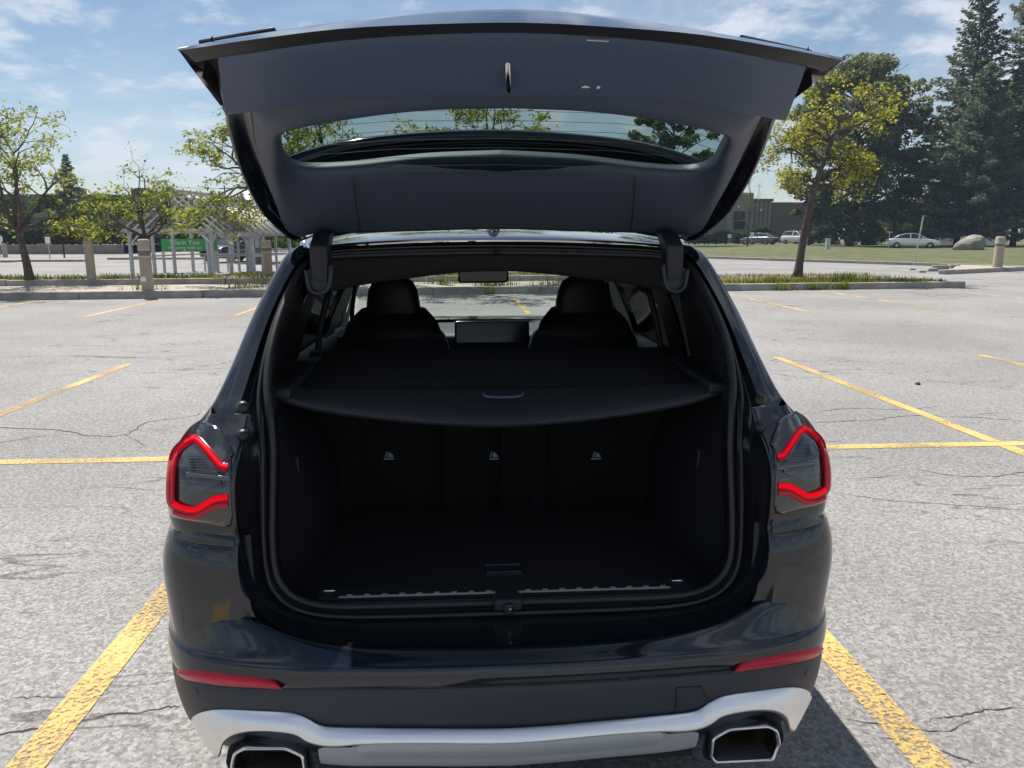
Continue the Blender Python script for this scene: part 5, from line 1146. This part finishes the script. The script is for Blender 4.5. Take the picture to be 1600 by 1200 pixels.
p = far(1292, 62, .42); t = empty('utility_box', p); tag(t, 'small pale green utility pedestal on the lawn edge under the big tree', 'utility box')
MB().box((p[0], p[1], p[2]+.42), (.34, .3, .84)).build('body', 'poly', t, False, .03); MB().box((p[0], p[1], p[2]+.87), (.38, .34, .08)).build('cap', 'poly', t, False, .02)
# boulder
p = far(1514, 60, .40); rg = np.random.default_rng(12); mb = MB(); prof = [(0, -.2), (1.5, -.15), (1.75, .3), (1.55, .85), (1.1, 1.15), (.5, 1.3), (0, 1.33)]; mb.lathe(prof, 22)
mb.v = [(v[0]*(1+.10*math.sin(v[1]*2+v[2]*3))*.72-.1*v[2], v[1]*.6, .86*v[2]*(1+.10*math.sin(v[0]*1.7))+.12*v[0]*(v[2] > .2)) for v in mb.v]; o = mb.build('boulder', 'stone', None, True); o.location = p; tag(o, 'large rounded grey boulder on the lawn in front of the spruces', 'boulder')
# utility poles and wires
def pole(px, Y, H, label):
    p = far(px, Y, 0); t = empty('utility_pole', p); tag(t, label, 'utility pole'); MB().lathe([(.16, 0), (.12, H), (0, H)], 10, p).build('pole', 'wood', t, True); MB().box((p[0], p[1], H-.5), (1.8, .12, .12)).build('crossarm', 'wood', t); return p
pa = pole(236, 135, 11.0, 'wooden utility pole behind the cart shelter tree'); pb = pole(358, 135, 9.8, 'wooden utility pole above the brown building')
pc = pole(700, 135, 13.5, 'wooden utility pole hidden behind the suv'); pd = (95, 95, 15)
for k, (a, b, za, zb) in enumerate(((pa, pb, 10.5, 9.4), (pb, pc, 9.4, 12.5), (pa, pb, 9.6, 8.6))):
    o = tubeobj('overhead_wire', [(a[0]+(b[0]-a[0])*q, a[1], za+(zb-za)*q-1.0*4*q*(1-q)*.5) for q in np.linspace(0, 1, 12)], .03, 'cable', None, 4); tag(o, 'thin dark overhead wire strung above the brown building', 'wire', 'overhead wires')
for k in range(3):
    a = at_y(1150, 278-k*14, 90); b = at_y(1420, 100+k*16, 60); o = tubeobj('overhead_wire', [a+(b-a)*q for q in np.linspace(0, 1, 8)], .022, 'cable', None, 4); tag(o, 'thin wire rising behind the yellow leaved tree', 'wire', 'wires behind the yellow tree')

# ================================================================== PARKED CARS
def parked(name, loc, rz, paint, label, kind='sedan', scale=1.0):
    t = empty(name, (0, 0, 0))
    if kind == 'sedan':
        L = 4.55; st = [(-2.27, .62, .42, .62), (-2.15, .78, .28, .86), (-1.6, .87, .22, .96), (-.6, .89, .20, .96), (.5, .89, .20, .95), (1.2, .88, .22, .92), (1.8, .84, .24, .82), (2.15, .74, .28, .70), (2.27, .58, .38, .58)]
        gh_ = [(-1.75, .98, .66), (-1.05, 1.34, .56), (-.35, 1.44, .56), (.25, 1.42, .56), (1.25, .95, .70)]
    else:
        L = 4.7; st = [(-2.35, .70, .45, .85), (-2.25, .86, .32, 1.05), (-1.6, .92, .26, 1.10), (-.6, .93, .25, 1.10), (.6, .93, .25, 1.08), (1.3, .92, .26, 1.04), (1.9, .88, .28, .96), (2.25, .78, .32, .84), (2.36, .62, .42, .70)]
        gh_ = [(-2.2, 1.08, .74), (-1.85, 1.60, .62), (-.8, 1.70, .62), (.2, 1.66, .62), (1.15, 1.08, .76)]
    rows = [[(0, y, zb), (hw*.8, y, zb), (hw*.98, y, zb+(zt-zb)*.25), (hw, y, zb+(zt-zb)*.6), (hw*.95, y, zt-.03), (hw*.6, y, zt), (0, y, zt+.015)] for y, hw, zb, zt in st]
    grid('body', mirror_rows(rows), paint, t, 3, 3, flip=True)
    rows = [[(0, y, z), (hw*.7, y, z-.01), (hw, y, z-.05)] for y, z, hw in gh_]
    roofm = grid('roof', mirror_rows(rows[1:4]), paint, t, 3, 4, flip=True)
    belt_ = lambda y: float(np.interp(y, [s[0] for s in st], [s[3] for s in st])); wid = lambda y: float(np.interp(y, [s[0] for s in st], [s[1] for s in st]))
    grid('windscreen', mirror_rows(rows[3:5]), 'wglass', t, 3, 4, flip=True); grid('rear_window', mirror_rows(rows[0:2]), 'wglass', t, 3, 4, flip=True)
    for s in (-1, 1):
        top = [(s*hw, y, z-.05) for y, z, hw in gh_]; bot = [(s*wid(y)*.94, y, belt_(y)-.04) for y, z, hw in gh_]
        grid('side_window', [top, [tuple((np.array(a)+np.array(b))/2+np.array([s*.02, 0, 0])) for a, b in zip(top, bot)], bot], 'wglass', t, 4, 3, flip=s < 0)
        ym = -.25; MB().bar((s*(wid(ym)*.95+.012), ym, belt_(ym)-.04), (s*(gh_[2][2]+.015), ym, gh_[2][1]-.06), .07, .03).build('pillar', paint, t)
        MB().tube([np.array(p)+np.array([s*.004, 0, 0]) for p in cr(top, 3)], .03, 6).build('window_frame', paint, t, True)
        for y in (-1.35, 1.40):
            wl = MB().lathe([(.18, -.10), (.29, -.11), (.315, -.06), (.315, .06), (.29, .11), (.18, .10)], 24, (s*(wid(y)-.07), y, .315), 'X').build('tyre', 'tyre', t, True)
            MB().lathe([(0, .095*s), (.12, .10*s), (.19, .085*s), (.20, .03*s)], 18, (s*(wid(y)-.07), y, .315), 'X').build('rim', 'rim', wl, True)
        MB().box((s*.62, L/2-.16, .62 if kind == 'sedan' else .80), (.34, .22, .13), rz=-s*.5).build('headlight', 'headlamp', t, False, .03)
        MB().box((s*.68, -L/2+.12, .80 if kind == 'sedan' else .95), (.28, .20, .14), rz=s*.4).build('tail_light', 'redlens', t, False, .03)
        MB().box((s*(wid(.75)+.09), .78, belt_(.7)+.07), (.18, .12, .13)).build('mirror', paint, t, False, .03)
    MB().box((0, L/2-.06, .45), (.9, .14, .16)).build('grille', 'dtrim', t, False, .03)
    t.location = loc; t.rotation_euler = (0, 0, rz); t.scale = (scale,)*3; tag(t, label, 'car'); return t
parked('parked_car', far(1424, 69, .36), R(-118), 'silvercar', 'bright silver sedan parked on the lawn edge under the trees')
parked('parked_car', far(1185, 92, .44), R(38), 'greycar', 'dark grey sedan parked before the ribbed building')
parked('parked_car', far(1246, 96, .44), R(200), 'whitecar', 'white car half hidden behind the leaning yellow leaved tree', 'suv')
parked('parked_car', far(1262, 101, .44), R(180), 'darkcar', 'dark car parked beside the brown brick wing', 'suv')
p = at_z(357, 410); parked('parked_car', (p[0]+.2, p[1]+1, 0), R(155), 'darkcar', 'dark suv parked behind the small cart shelter', 'suv')
parked('parked_car', far(163, 84, 1.05), R(80), 'whitecar', 'white car parked above the retaining wall beside the conifers')
parked('parked_car', far(33, 84, .95), R(90), 'whitecar', 'white car behind the forked tree trunk above the retaining wall', 'suv')

# ================================================================== HAZE (thin summer air)
hz = MB().box((0, 110, 16.5), (760, 300, 35.4)).build('haze', None); tag(hz, 'thin bluish summer haze over the parking lot', 'haze', kind='stuff')
hm = bpy.data.materials.new('haze'); hm.use_nodes = True; ht = hm.node_tree; ht.nodes.clear()
ho = ht.nodes.new('ShaderNodeOutputMaterial'); hv = ht.nodes.new('ShaderNodeVolumePrincipled'); hv.inputs['Density'].default_value = 0.00042
hv.inputs['Color'].default_value = (0.60, 0.78, 1.0, 1); ht.links.new(hv.outputs[0], ho.inputs['Volume']); hz.data.materials.append(hm)
